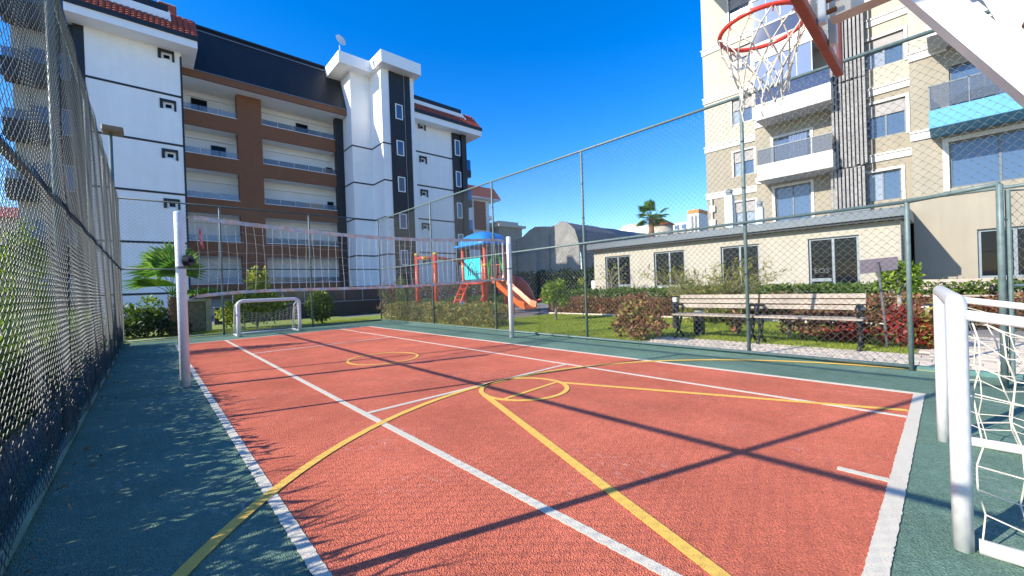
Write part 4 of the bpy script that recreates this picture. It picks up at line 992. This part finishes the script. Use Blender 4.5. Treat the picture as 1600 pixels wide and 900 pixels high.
for z0 in (13.1, 10.1, 7.1):
    mesh_obj('balcony_floor', MB().box(23.25, 24.4, 32.2, 35, z0-.7, z0), ANTHR, AB); mesh_obj('glass_railing', MB().box(24.3, 24.36, 32.2, 35, z0, z0+1.0).box(23.3, 24.3, 32.2, 32.24, z0, z0+1.0), glassmat('deep blue glass', (.01, .10, .35), .08), AB)
eave(17.4, 24.65, 30.65, 44, AB, 16.1, 16.62)
mesh_obj('gutter', MB().box(17.35, 24.72, 30.56, 30.8, 16.625, 16.9), BLACKP, AB)
mesh_obj('roof_base', MB().prism([(17.4, 30.75, 16.64), (17.4, 32.2, 18.3), (17.4, 43, 18.3), (17.4, 43, 16.64)], (7.2, 0, 0)), BLACKP, AB)
tiles(17.4, 23.3, 30.68, 16.88, 31.5, 17.75); tiles(23.3, 24.68, 30.68, 16.88, 32.2, 18.5)
mesh_obj('terrace_parapet', MB().box(17.4, 23.2, 31.6, 31.8, 17.4, 18.2), WHITEW2, AB); mesh_obj('terrace_cheek', MB().prism([(23.2, 31.2, 17.6), (23.2, 32.1, 18.6), (23.2, 32.1, 17.4)], (.12, 0, 0)), WHITEW2, AB)
mesh_obj('roof_ridge', MB().box(17.4, 23.2, 31.9, 32.2, 18.32, 18.75), BLACKP, AB)
# left balcony wing seen through the fence
LW = thing('apartment_block', 'cream apartment wing with dark balconies seen through the shaded fence', 'building', (-4, 35, 0))
mesh_obj('wall', MB().box(-4.75, -2.58, 32.0, 44, 0, 19), CREAM, LW)
mesh_obj('recess_shade_sheet', MB().box(-3.35, -2.56, 31.9, 32.0, 0, 19), ANTHR, LW)  # dark sheet standing in for the shaded recess, shade put into its colour
for z in (1.5, 4.5, 7.5, 10.5, 13.5, 16.5):
    mesh_obj('balcony', MB().box(-4.95, -3.5, 30.9, 32.0, z-.9, z), ANTHR, LW)
    mesh_obj('glass_railing', MB().box(-4.9, -3.5, 30.95, 30.98, z, z+.5), GLASSG, LW)
    Fac((0,32.0,0), (1,0,0), (0,-1,0)).window(LW, -4.2, -3.55, z-.3, z+1.2, .005, ALU, GLASS_SKY, 0)
    Fac((0,31.9,0), (1,0,0), (0,-1,0)).window(LW, -3.1, -2.7, z-.2, z+1.2, .005, ALU, GLASS_SKY, 0)
DH = thing('house', 'distant low house with red tile roof at the left edge of the picture', 'house', (-8, 46, 0))
mesh_obj('wall', MB().box(-12, -6.1, 46, 54, 0, 7.6), CREAM, DH); mesh_obj('roof', MB().prism([(-12.4, 45.4, 7.6), (-12.4, 50, 9.0), (-12.4, 54.6, 7.6)], (6.5, 0, 0)), TILE, DH)
for z in (1.2, 4.4): 
    for x in (-8.6, -7.3): Fac((0,46,0), (1,0,0), (0,-1,0)).window(DH, x, x+.8, z, z+1.4, .005, BLACKP, GLASSD, 1)
    mesh_obj('balcony', MB().box(-9.4, -6.3, 45.0, 46, z-.5, z+.4), BLACKP, DH)
# low dark wall with glazed strip, stone pillar
gw = thing('garden_wall', 'low anthracite wall with a glazed strip below the apartment tower', 'wall', (9, 24.5, 0))
mesh_obj('plinth', MB().box(2.4, 12.8, 24.3, 24.6, -.1, .78), ANTHR, gw); mesh_obj('coping', MB().box(2.4, 12.82, 24.26, 24.62, .78, .83), ALU, gw)
for k in range(9):
    x = 3.2+k*1.1; mesh_obj('mullion', MB().box(x-.03, x+.03, 24.4, 24.5, .83, 1.62), ALU, gw); mesh_obj('pane', MB().box(x+.03, x+1.07, 24.43, 24.45, .83, 1.62), glassmat('smoky strip glass', (.06, .055, .06), .1), gw)
mesh_obj('top_rail', MB().box(3.17, 13.1, 24.4, 24.5, 1.62, 1.68), BLACKP, gw)
sp2 = thing('stone_pillar', 'stone-clad pillar with grey frame behind the volleyball post', 'pillar', (1.45, 20.4, 0))
mesh_obj('frame', MB().box(.98, 1.14, 20.2, 20.8, -.05, 1.18).box(1.72, 1.90, 20.2, 20.8, -.05, 1.18).box(.96, 1.92, 20.18, 20.82, 1.18, 1.27), PAVER2, sp2)
mesh_obj('core', MB().box(1.14, 1.72, 20.32, 20.8, -.05, 1.18), JOINT, sp2)
for j in range(12):
    x = 1.145
    while x < 1.70:
        w_ = min(random.uniform(.1, .22), 1.715-x); 
        if w_ > .03: mesh_obj('stone', MB().bbox(x, x+w_-.008, 20.255+random.uniform(0,.03), 20.32, .01+j*.096, .01+j*.096+.088, .008), STONE, sp2)
        x += w_
# floodlight
fd = thing('floodlight', 'floodlight on a tall pole behind the far left corner of the court', 'lamp', (-.70, 17.6, 0))
mesh_obj('pole', MB().tube([(-.70, 17.6, 0), (-.70, 17.6, 6.6)], [.06, .045], 10), POST, fd, True)
mesh_obj('lamp_head', MB().bbox(-.90, -.40, 17.35, 17.85, 6.58, 6.76, .03), pm('bronze lamp housing', (.20, .14, .08), .5, .1, 6), fd)

# ------------------------------------------------------------------ tall residential building on the right
RB = thing('residential_building', 'cream and tan residential building with white balconies right of the court', 'building', (26, 2, 0))
def two_tone(F_, u0, u1, zsplit, ztop, holes, label, depth=.2):
    lo = [h for h in holes if h[3] <= zsplit]; hi = [h for h in holes if h[2] >= zsplit]
    a = mesh_obj('wall', F_.wall(MB(), u0, u1, -.1, zsplit, lo, depth), TAN, RB, label='tan lower '+label)
    mesh_obj('wall', F_.wall(MB(), u0, u1, zsplit, ztop, hi, depth), CREAM, RB, label='cream upper '+label)
Y_ = (0,1,0); NX = (-1,0,0)
# left bay, x = 26
F1 = Fac((26, 0, 0), Y_, NX)
hs = [(7.43, 8.50, z, z+1.42) for z in (1.4, 4.4, 7.36, 10.42, 13.42, 16.42)]
two_tone(F1, 6.0, 10.1, 9.30, 20, hs, 'wall of the left bay')
for h in hs: F1.window(RB, *h, -.14, ALU, [GLASS_SKY, GLASS_SKY, GLASSC], 1, .05, .62, TRIM, .10)
for z in (6.42, 9.33, 12.35, 15.35):
    m2 = F1.box(MB(), 6.0, 10.14, z-.16, z+.13, -.02, .06); F1.box(m2, 6.0, 10.18, z+.13, z+.20, -.02, .10); mesh_obj('string_course', m2, TRIM, RB)
mesh_obj('downpipe', MB().tube([(25.9, 9.8, 0), (25.9, 9.8, 6.3)], .06, 8), TRIM, RB)
mesh_obj('wall_vent', MB().bbox(25.86, 26, 9.6, 9.95, 4.6, 5.0, .02).bbox(25.86, 26, 9.6, 9.95, 5.45, 5.85, .02), TRIM, RB)
# balcony bay + window column, x = 24
F2 = Fac((24, 0, 0), Y_, NX)
doors = [(4.42, 5.95, z, z+1.95) for z in (6.45, 9.5, 12.5, 15.5)]+[(4.45, 5.95, 4.0, 5.88)]
wins = [(1.10, 2.36, 10.38, 11.64), (1.10, 2.36, 7.30, 8.80), (1.30, 2.45, 4.52, 5.80), (1.10, 2.36, 13.4, 14.7), (1.10, 2.36, 16.4, 17.7)]
two_tone(F2, .5, 6.78, 9.30, 20, doors+wins, 'wall of the balcony bay')
for i, h in enumerate(doors): F2.window(RB, *h, -.14, GREYM, GLASS_SKY, 1, .06, 0, TRIM, .12, name='balcony_door')
for i, h in enumerate(wins): F2.window(RB, *h, -.15, GREYM, [GLASS_SKY, GLASSC], 1, .05, .55 if i in (0, 1) else 0, TRIM, .12)
for z in (6.40, 9.33, 12.38, 15.4):
    for (a, b) in ((.9, 2.3), (6.2, 6.8)):
        m2 = F2.box(MB(), a, b, z-.15, z+.12, -.02, .06); F2.box(m2, a, b+.02, z+.12, z+.19, -.02, .10); mesh_obj('string_course', m2, TRIM, RB)
for bi, zb in enumerate((6.12, 9.12, 12.12, 15.12)):
    mesh_obj('balcony_slab', MB().bbox(22.65, 24.0, 3.37, 6.36, zb, zb+.78, .015), TRIM, RB)
    if bi == 0:
        for k in range(4): mesh_obj('glass_railing', MB().box(22.70, 22.715, 3.42+k*.735, 3.42+k*.735+.71, zb+.80, zb+1.52), GLASSG, RB)
        mesh_obj('railing_bar', MB().box(22.68, 22.73, 3.38, 6.36, zb+1.52, zb+1.56), GREYM, RB)
        mesh_obj('glass_railing', MB().box(22.73, 23.98, 3.40, 3.415, zb+.80, zb+1.52), GLASSG, RB)
        mesh_obj('curtain', MB().prism([(23.80, 4.5+.05*i, 7.0) if i % 2 else (23.83, 4.5+.05*i, 7.0) for i in range(16)]+[(23.85, 5.25, 7.0), (23.85, 4.5, 7.0)], (0, 0, 1.3)), pm('blue curtain', (.14, .20, .34), .8), RB)
    else:
        # glazed-in balcony with a blue lower apron and sliding panels
        mesh_obj('balcony_apron', MB().box(22.69, 22.73, 3.40, 6.34, zb+.79, zb+1.48), glassmat('blue apron glass', (.03, .05, .11), .05), RB)
        mesh_obj('window_rail', MB().box(22.66, 22.76, 3.38, 6.36, zb+1.48, zb+1.56).box(22.66, 22.76, 3.38, 6.36, zb+2.92, zb+2.99).box(22.66, 22.76, 3.38, 3.44, zb+1.56, zb+2.92), TRIM, RB)
        for k in range(4): 
            y0 = 6.34-(k+1)*.58; mesh_obj('sliding_pane', MB().box(22.70, 22.715, y0+.02, y0+.57, zb+1.56, zb+2.92), glassmat('veiled balcony glass', (.15, .20, .31), .04), RB); mesh_obj('pane_frame', MB().box(22.69, 22.725, y0-.012, y0+.018, zb+1.56, zb+2.92), TRIM, RB)
# grey timber slat screen
mesh_obj('slat_backing', MB().box(23.45, 24, 2.45, 3.45, 4.2, 20), DARKGAP, RB)
for k in range(9):
    y = 2.30+k*.137
    for (za, zb) in ((4.25, 6.1), (6.14, 9.95), (9.99, 14.0), (14.04, 18.0)):
        sh = (.10 if za < 5 else 0)
        mesh_obj('slat', MB().box(23.33+random.uniform(0,.02), 23.40, y+sh, y+sh+.085, za+random.uniform(-.05,.05), zb+random.uniform(-.05,.0)), SLAT, RB)
mesh_obj('slat_ledge', MB().box(23.3, 24, 2.25, 3.65, 4.10, 4.2), GREYM, RB)
# right wing, x = 21.5
F3 = Fac((21.5, 0, 0), Y_, NX)
hs = [(-3.6, -.09, 4.30, 5.95), (-3.2, -.69, 1.02, 2.74), (-2.6, -.14, 6.90, 8.65), (-2.6, -.14, 9.95, 11.7), (-2.6, -.14, 12.95, 14.7)]
mesh_obj('wall', F3.wall(MB(), -9, .86, -.1, 9.4, [h for h in hs if h[3] < 9.4], .22), TAN, RB, label='tan lower wall of the right wing')
mesh_obj('wall', F3.wall(MB(), -9, .86, 9.4, 20, [h for h in hs if h[2] > 9.4], .22), CREAM, RB, label='cream upper wall of the right wing')
mesh_obj('wall', MB().box(21.51, 24.2, .5, .858, -.1, 3.4), TAN, RB)
F3.window(RB, *hs[0], -.16, GREYM, GLASS_SKY, 2, .06, 0, TRIM, .16); F3.window(RB, *hs[1], -.16, ALU, GLASSD, 2, .09, 0)
for h in hs[2:]: F3.window(RB, *h, -.16, GREYM, GLASS_SKY, 2, .06, name='balcony_door')
for z in (6.40, 9.38, 12.4):
    m2 = F3.box(MB(), .30 if z < 9 else -.1, .88, z-.15, z+.12, -.02, .06); F3.box(m2, .30 if z < 9 else -.1, .90, z+.12, z+.19, -.02, .10); mesh_obj('string_course', m2, TRIM, RB)
for zb, mt in ((6.22, BLUEP), (9.35, TRIM), (12.4, TRIM)):
    mesh_obj('balcony_slab', MB().bbox(20.0, 21.5, -4.5, .36, zb, zb+.62, .015), mt, RB, label='sky blue balcony front' if mt is BLUEP else None)
    for k in range(5): mesh_obj('glass_railing', MB().box(20.03, 20.045, .34-(k+1)*.9, .34-k*.9-.03, zb+.66, zb+1.42), GLASSG, RB); mesh_obj('railing_post', MB().box(20.02, 20.06, .32-k*.9, .35-k*.9, zb+.62, zb+1.45), GREYM, RB)
    mesh_obj('glass_railing', MB().box(20.06, 21.48, .325, .34, zb+.66, zb+1.42), GLASSG, RB)
    mesh_obj('railing_bar', MB().box(20.02, 20.06, -4.5, .36, zb+1.42, zb+1.46).box(20.06, 21.5, .31, .35, zb+1.42, zb+1.46), GREYM, RB)
bt = thing('balcony_table', 'dark covered table on the sky blue balcony', 'table', (20.7, -.6, 6.85))
mesh_obj('cover', MB().lathe((20.7, -.7, 6.85), [(.5, 0), (.55, .3), (.5, .42), (.2, .46)], 14), BLACKPL, bt, True)
mesh_obj('roof_slab', MB().box(21.0, 34, -9, 10.3, 20, 20.4), TRIM, RB)
mesh_obj('rear_mass', MB().box(26.2, 34, -9, 10.05, -.1, 20), CREAM, RB)

# ------------------------------------------------------------------ low annex
AX = thing('low_annex', 'low sand-coloured annex with flat grey roof and dark windows behind the hedge', 'building', (19, 7, 0))
F4 = Fac((18.4, 0, 0), Y_, NX)
hs = [(11.06, 12.58, .95, 2.74), (8.24, 9.76, 1.05, 2.74), (5.18, 6.66, .45, 2.71), (2.10, 3.56, .45, 2.71)]
mesh_obj('wall', F4.wall(MB(), 1.05, 13.3, -.1, 3.12, hs, .2), ANNEX, AX)
mesh_obj('wall', MB().box(18.402, 24, 13.1, 13.3, -.1, 3.12), ANNEX, AX)
F5 = Fac((18.4, 1.05, 0), (1,0,0), (0,-1,0))
mesh_obj('wall', F5.wall(MB(), 0, 5.6, -.1, 3.12, [(.5, 1.2, .9, 2.6)], .2), ANNEX, AX); F5.window(AX, .5, 1.2, .9, 2.6, -.15, ALU, GLASSD, 0)
for i, h in enumerate(hs):
    w_ = F4.window(AX, *h, -.14, ALU, GLASSD, 1, .075)
    if i in (0, 3):
        mid = (h[0]+h[1])/2; a, b = (h[0], mid) if i == 0 else (mid, h[1])
        mesh_obj('transom', F4.box(MB(), a+.07, b-.03, 1.10, 1.22, -.138, -.075), ALU, w_)
    if i == 1: mesh_obj('sill', F4.box(MB(), h[0]-.05, h[1]+.05, h[2]-.10, h[2]-.01, -.02, .08), TRIM, w_)
mesh_obj('fascia', MB().box(18.02, 18.42, .85, 13.5, 3.17, 3.44), GREYM, AX); mesh_obj('drip_edge', MB().box(18.10, 18.42, .9, 13.45, 3.08, 3.168), BLACKP, AX)
mesh_obj('fascia', MB().box(18.42, 21.5, .86, 1.06, 3.17, 3.44), ANNEX, AX)
mesh_obj('roof', MB().prism([(18.06, .88, 3.442), (18.06, .88, 3.47), (24.0, .88, 3.75), (24.0, .88, 3.442)], (0, 12.6, 0)), GREYM, AX)
for k in range(26): mesh_obj('roof_seam', MB().prism([(18.06, 1.0+k*.49, 3.462), (18.06, 1.0+k*.49, 3.51), (24.0, 1.0+k*.49, 3.79), (24.0, 1.0+k*.49, 3.742)], (0, .025, 0)), GREYM, AX)
txc = bpy.data.curves.new('txt', 'FONT'); txc.body = 'EOS'; txc.size = .26; txo = bpy.data.objects.new('txt', txc)
COL.objects.link(txo); dg = bpy.context.evaluated_depsgraph_get(); tm = bpy.data.meshes.new_from_object(txo.evaluated_get(dg)); bpy.data.objects.remove(txo)
tm.transform(Matrix(((0,0,-1,18.512), (-1,0,0,3.42), (0,1,0,1.42), (0,0,0,1)))); tm.materials.clear(); tm.materials.append(pm('grey window letters', (.09, .10, .105), .6))
to = bpy.data.objects.new('window_lettering', tm); COL.objects.link(to); to.parent = AX; to.matrix_parent_inverse = Matrix.Translation(-AX.location)
def flue(label, x, y, zb, zt, r):
    f_ = thing('roof_flue', label, 'chimney', (x, y, zb), 'metal flues on the annex roof')
    mesh_obj('shaft', MB().prism([(x-r, y-r, zb), (x+r, y-r, zb), (x+r, y+r, zb), (x-r, y+r, zb)], (0, 0, zt-zb-.25)), pm('pale blue metal', (.55, .66, .72), .5, .1, 3), f_)
    mesh_obj('cowl', MB().lathe((x, y, zt-.25), [(r*1.1, 0), (r*.7, .12), (r*.9, .14), (r*.9, .25), (r*.2, .32)], 12), ALU, f_)
flue('tall pale blue metal flue on the annex roof', 20.5, 6.95, 3.5, 5.5, .17); flue('short metal flue cowl on the annex roof', 20.5, 5.70, 3.5, 4.72, .14)
tag(mesh_obj('air_conditioner', MB().bbox(20.2, 20.9, 14.0, 14.9, .9, 1.5, .04).bbox(20.3, 20.9, 14.1, 14.8, .3, .88, .04), TRIM), 'white outdoor air conditioning units at the end of the annex', 'air conditioner')

# ------------------------------------------------------------------ tarpaulin-covered shed
TS = thing('tarpaulin_shed', 'large shed wrapped in grey tarpaulin behind the playground', 'shed', (32, 26, 0))
prof = [(22.6, 5.0), (22.8, 5.75), (23.2, 6.4), (23.9, 7.0), (24.7, 7.25), (25.3, 7.0), (26.0, 6.9), (27.0, 7.1), (28.2, 7.25), (29.0, 6.95), (29.9, 6.35), (31.5, 6.15), (36, 6.0)]
V = []; Fs = []; nxs = 14
for i in range(nxs):
    x = 29.2+i*1.3
    for (y, z) in prof: V.append((x, y, z+.05*math.sin(i*1.9+y*1.3)+(.05 if i % 3 == 0 else 0)-.015*i))
k = len(prof)
for i in range(nxs-1):
    for j in range(k-1): Fs.append((i*k+j, (i+1)*k+j, (i+1)*k+j+1, i*k+j+1))
mesh_obj('roof_cover', MB().add(V, Fs), TARP, TS)
V = []; Fs = []; rows = 8
for j, (y, z) in enumerate(prof):
    for r_ in range(rows+1): V.append((29.2+.10*math.sin(y*2.7+r_*.8)+.06*math.sin(y*6+r_*2.1), y+.03*math.sin(r_*2), (z+.05*math.sin(y*1.3)+.05)*(1-r_/rows)))
for j in range(k-1):
    for r_ in range(rows): Fs.append((j*(rows+1)+r_, (j+1)*(rows+1)+r_, (j+1)*(rows+1)+r_+1, j*(rows+1)+r_+1))
mesh_obj('end_cover', MB().add(V, Fs), TARP_LIT, TS)
V = []; Fs = []
for i in range(nxs):
    for r_ in range(5): V.append((29.2+i*1.3, 22.6-.05*math.sin(i*2.3+r_)-.05*r_, 5.1*(1-r_/4)))
for i in range(nxs-1):
    for r_ in range(4): Fs.append((i*5+r_, i*5+r_+1, (i+1)*5+r_+1, (i+1)*5+r_))
mesh_obj('side_cover', MB().add(V, Fs), TARP, TS)
for y in (22.55, 26.2, 30.9): mesh_obj('frame_pole', MB().tube([(29.05, y, 0), (29.05, y, 6.2 if y > 23 else 5.0)], .06, 8), GREYM, TS)

# ------------------------------------------------------------------ far buildings
VH = thing('house', 'small white house with a red wall panel and tiled roof behind the apartment block', 'house', (33, 44, 0))
mesh_obj('wall', MB().box(32.0, 36.3, 44, 52, 0, 13.6), WHITEW, VH); mesh_obj('red_panel', MB().box(33.6, 35.6, 43.9, 43.998, 9.3, 13.3), pm('red brick render', (.25, .06, .04), .8), VH)
mesh_obj('roof', MB().prism([(31.6, 43.0, 13.7), (31.6, 44.6, 15.6), (31.6, 52, 15.6), (31.6, 52, 13.7)], (6.2, 0, 0)), TILE, VH); mesh_obj('eave', MB().box(31.6, 37.7, 43.0, 52, 13.55, 13.69), WHITEW2, VH)
mesh_obj('balcony', MB().box(36.3, 37.2, 44.2, 47, 8.0, 8.6).box(36.3, 37.2, 44.2, 47, 11, 11.5), WHITEW2, VH)
FVH = Fac((0,44,0), (1,0,0), (0,-1,0)); FVH.window(VH, 32.3, 33.3, 7.2, 8.6, .005, ALU, GLASS_SKY, 1)
HH = thing('house', 'grey house roof just peeping above the shed beside the blue play roof', 'house', (40, 43, 0))
mesh_obj('wall', MB().box(37, 41.5, 42.8, 48, 0, 9.8), TAN, HH); mesh_obj('roof', MB().box(36.6, 41.9, 42.3, 48, 9.8, 10.15).box(37.3, 41.0, 43, 48, 10.15, 10.7), PAVER2, HH)
FA1 = thing('apartment_block', 'far white apartment terrace with an orange-topped stair tower under the blue sky', 'building', (82, 38, 0))
mesh_obj('wall', MB().box(80, 92, 33.2, 41.0, 0, 12.9), WHITEW2, FA1); mesh_obj('stair_tower', MB().box(79.5, 86, 32.6, 34.8, 0, 14.3), TRIM, FA1)
mesh_obj('tower_top', MB().box(79.4, 86, 32.5, 34.6, 14.3, 15.0), pm('orange render', (.55, .22, .06), .8), FA1); mesh_obj('stair_window', MB().box(79.42, 79.5, 32.9, 33.3, 9, 13.8).box(79.42, 79.5, 33.6, 34.0, 9, 13.8), GREYM, FA1)
for k in range(4):
    mesh_obj('balcony', MB().box(79.0, 80, 35.2+k*1.45, 36.3+k*1.45, 10.8, 11.5), TRIM, FA1); mesh_obj('window', MB().box(79.9, 79.99, 35.2+k*1.45, 36.2+k*1.45, 11.5, 12.5), GLASS_SKY, FA1)
FA2 = thing('house', 'far round sand-coloured tower house with a red conical roof beside the tall palm', 'house', (70, 35.6, 0))
mesh_obj('round_wall', MB().lathe((70, 35.4, 0), [(2.0, 0), (2.0, 11.4)], 20), ANNEX, FA2, True); mesh_obj('roof', MB().lathe((70, 35.4, 11.4), [(2.4, 0), (.25, 1.35), (.2, 1.7)], 20), TILE, FA2, True)
mesh_obj('wing', MB().box(70, 76, 36.5, 42.5, 0, 10.6), ANNEX, FA2); mesh_obj('window', MB().box(67.95, 68.1, 35.9, 36.3, 9.6, 10.8), GLASS_SKY, FA2)
FA3 = thing('apartment_block', 'far pale block with a tan roof box left of the tall palm', 'building', (90, 53, 0))
mesh_obj('wall', MB().box(88, 96, 47, 56, 0, 14.6), WHITEW2, FA3); mesh_obj('roof_box', MB().box(88.5, 94, 51, 55, 14.6, 15.5), ANNEX, FA3)

# dry leaves blown against the fences
n_ = 110; q = rng.random((n_,2))
xs = np.where(q[:,0] < .7, -.53+np.abs(rng.normal(size=n_))*.10, 7.58-np.abs(rng.normal(size=n_))*.12); ys = 1.5+q[:,1]*15
dl = leaves('fallen_leaves', np.column_stack([xs, ys, np.full(n_, .010)]), .034, leafmat('dry leaves', (.10, .05, .02), (.22, .12, .04), (.30, .19, .07), trans=.1), None, .5, up=.05)
tag(dl, 'scattered dry leaves lying along the foot of the fences', 'leaves')
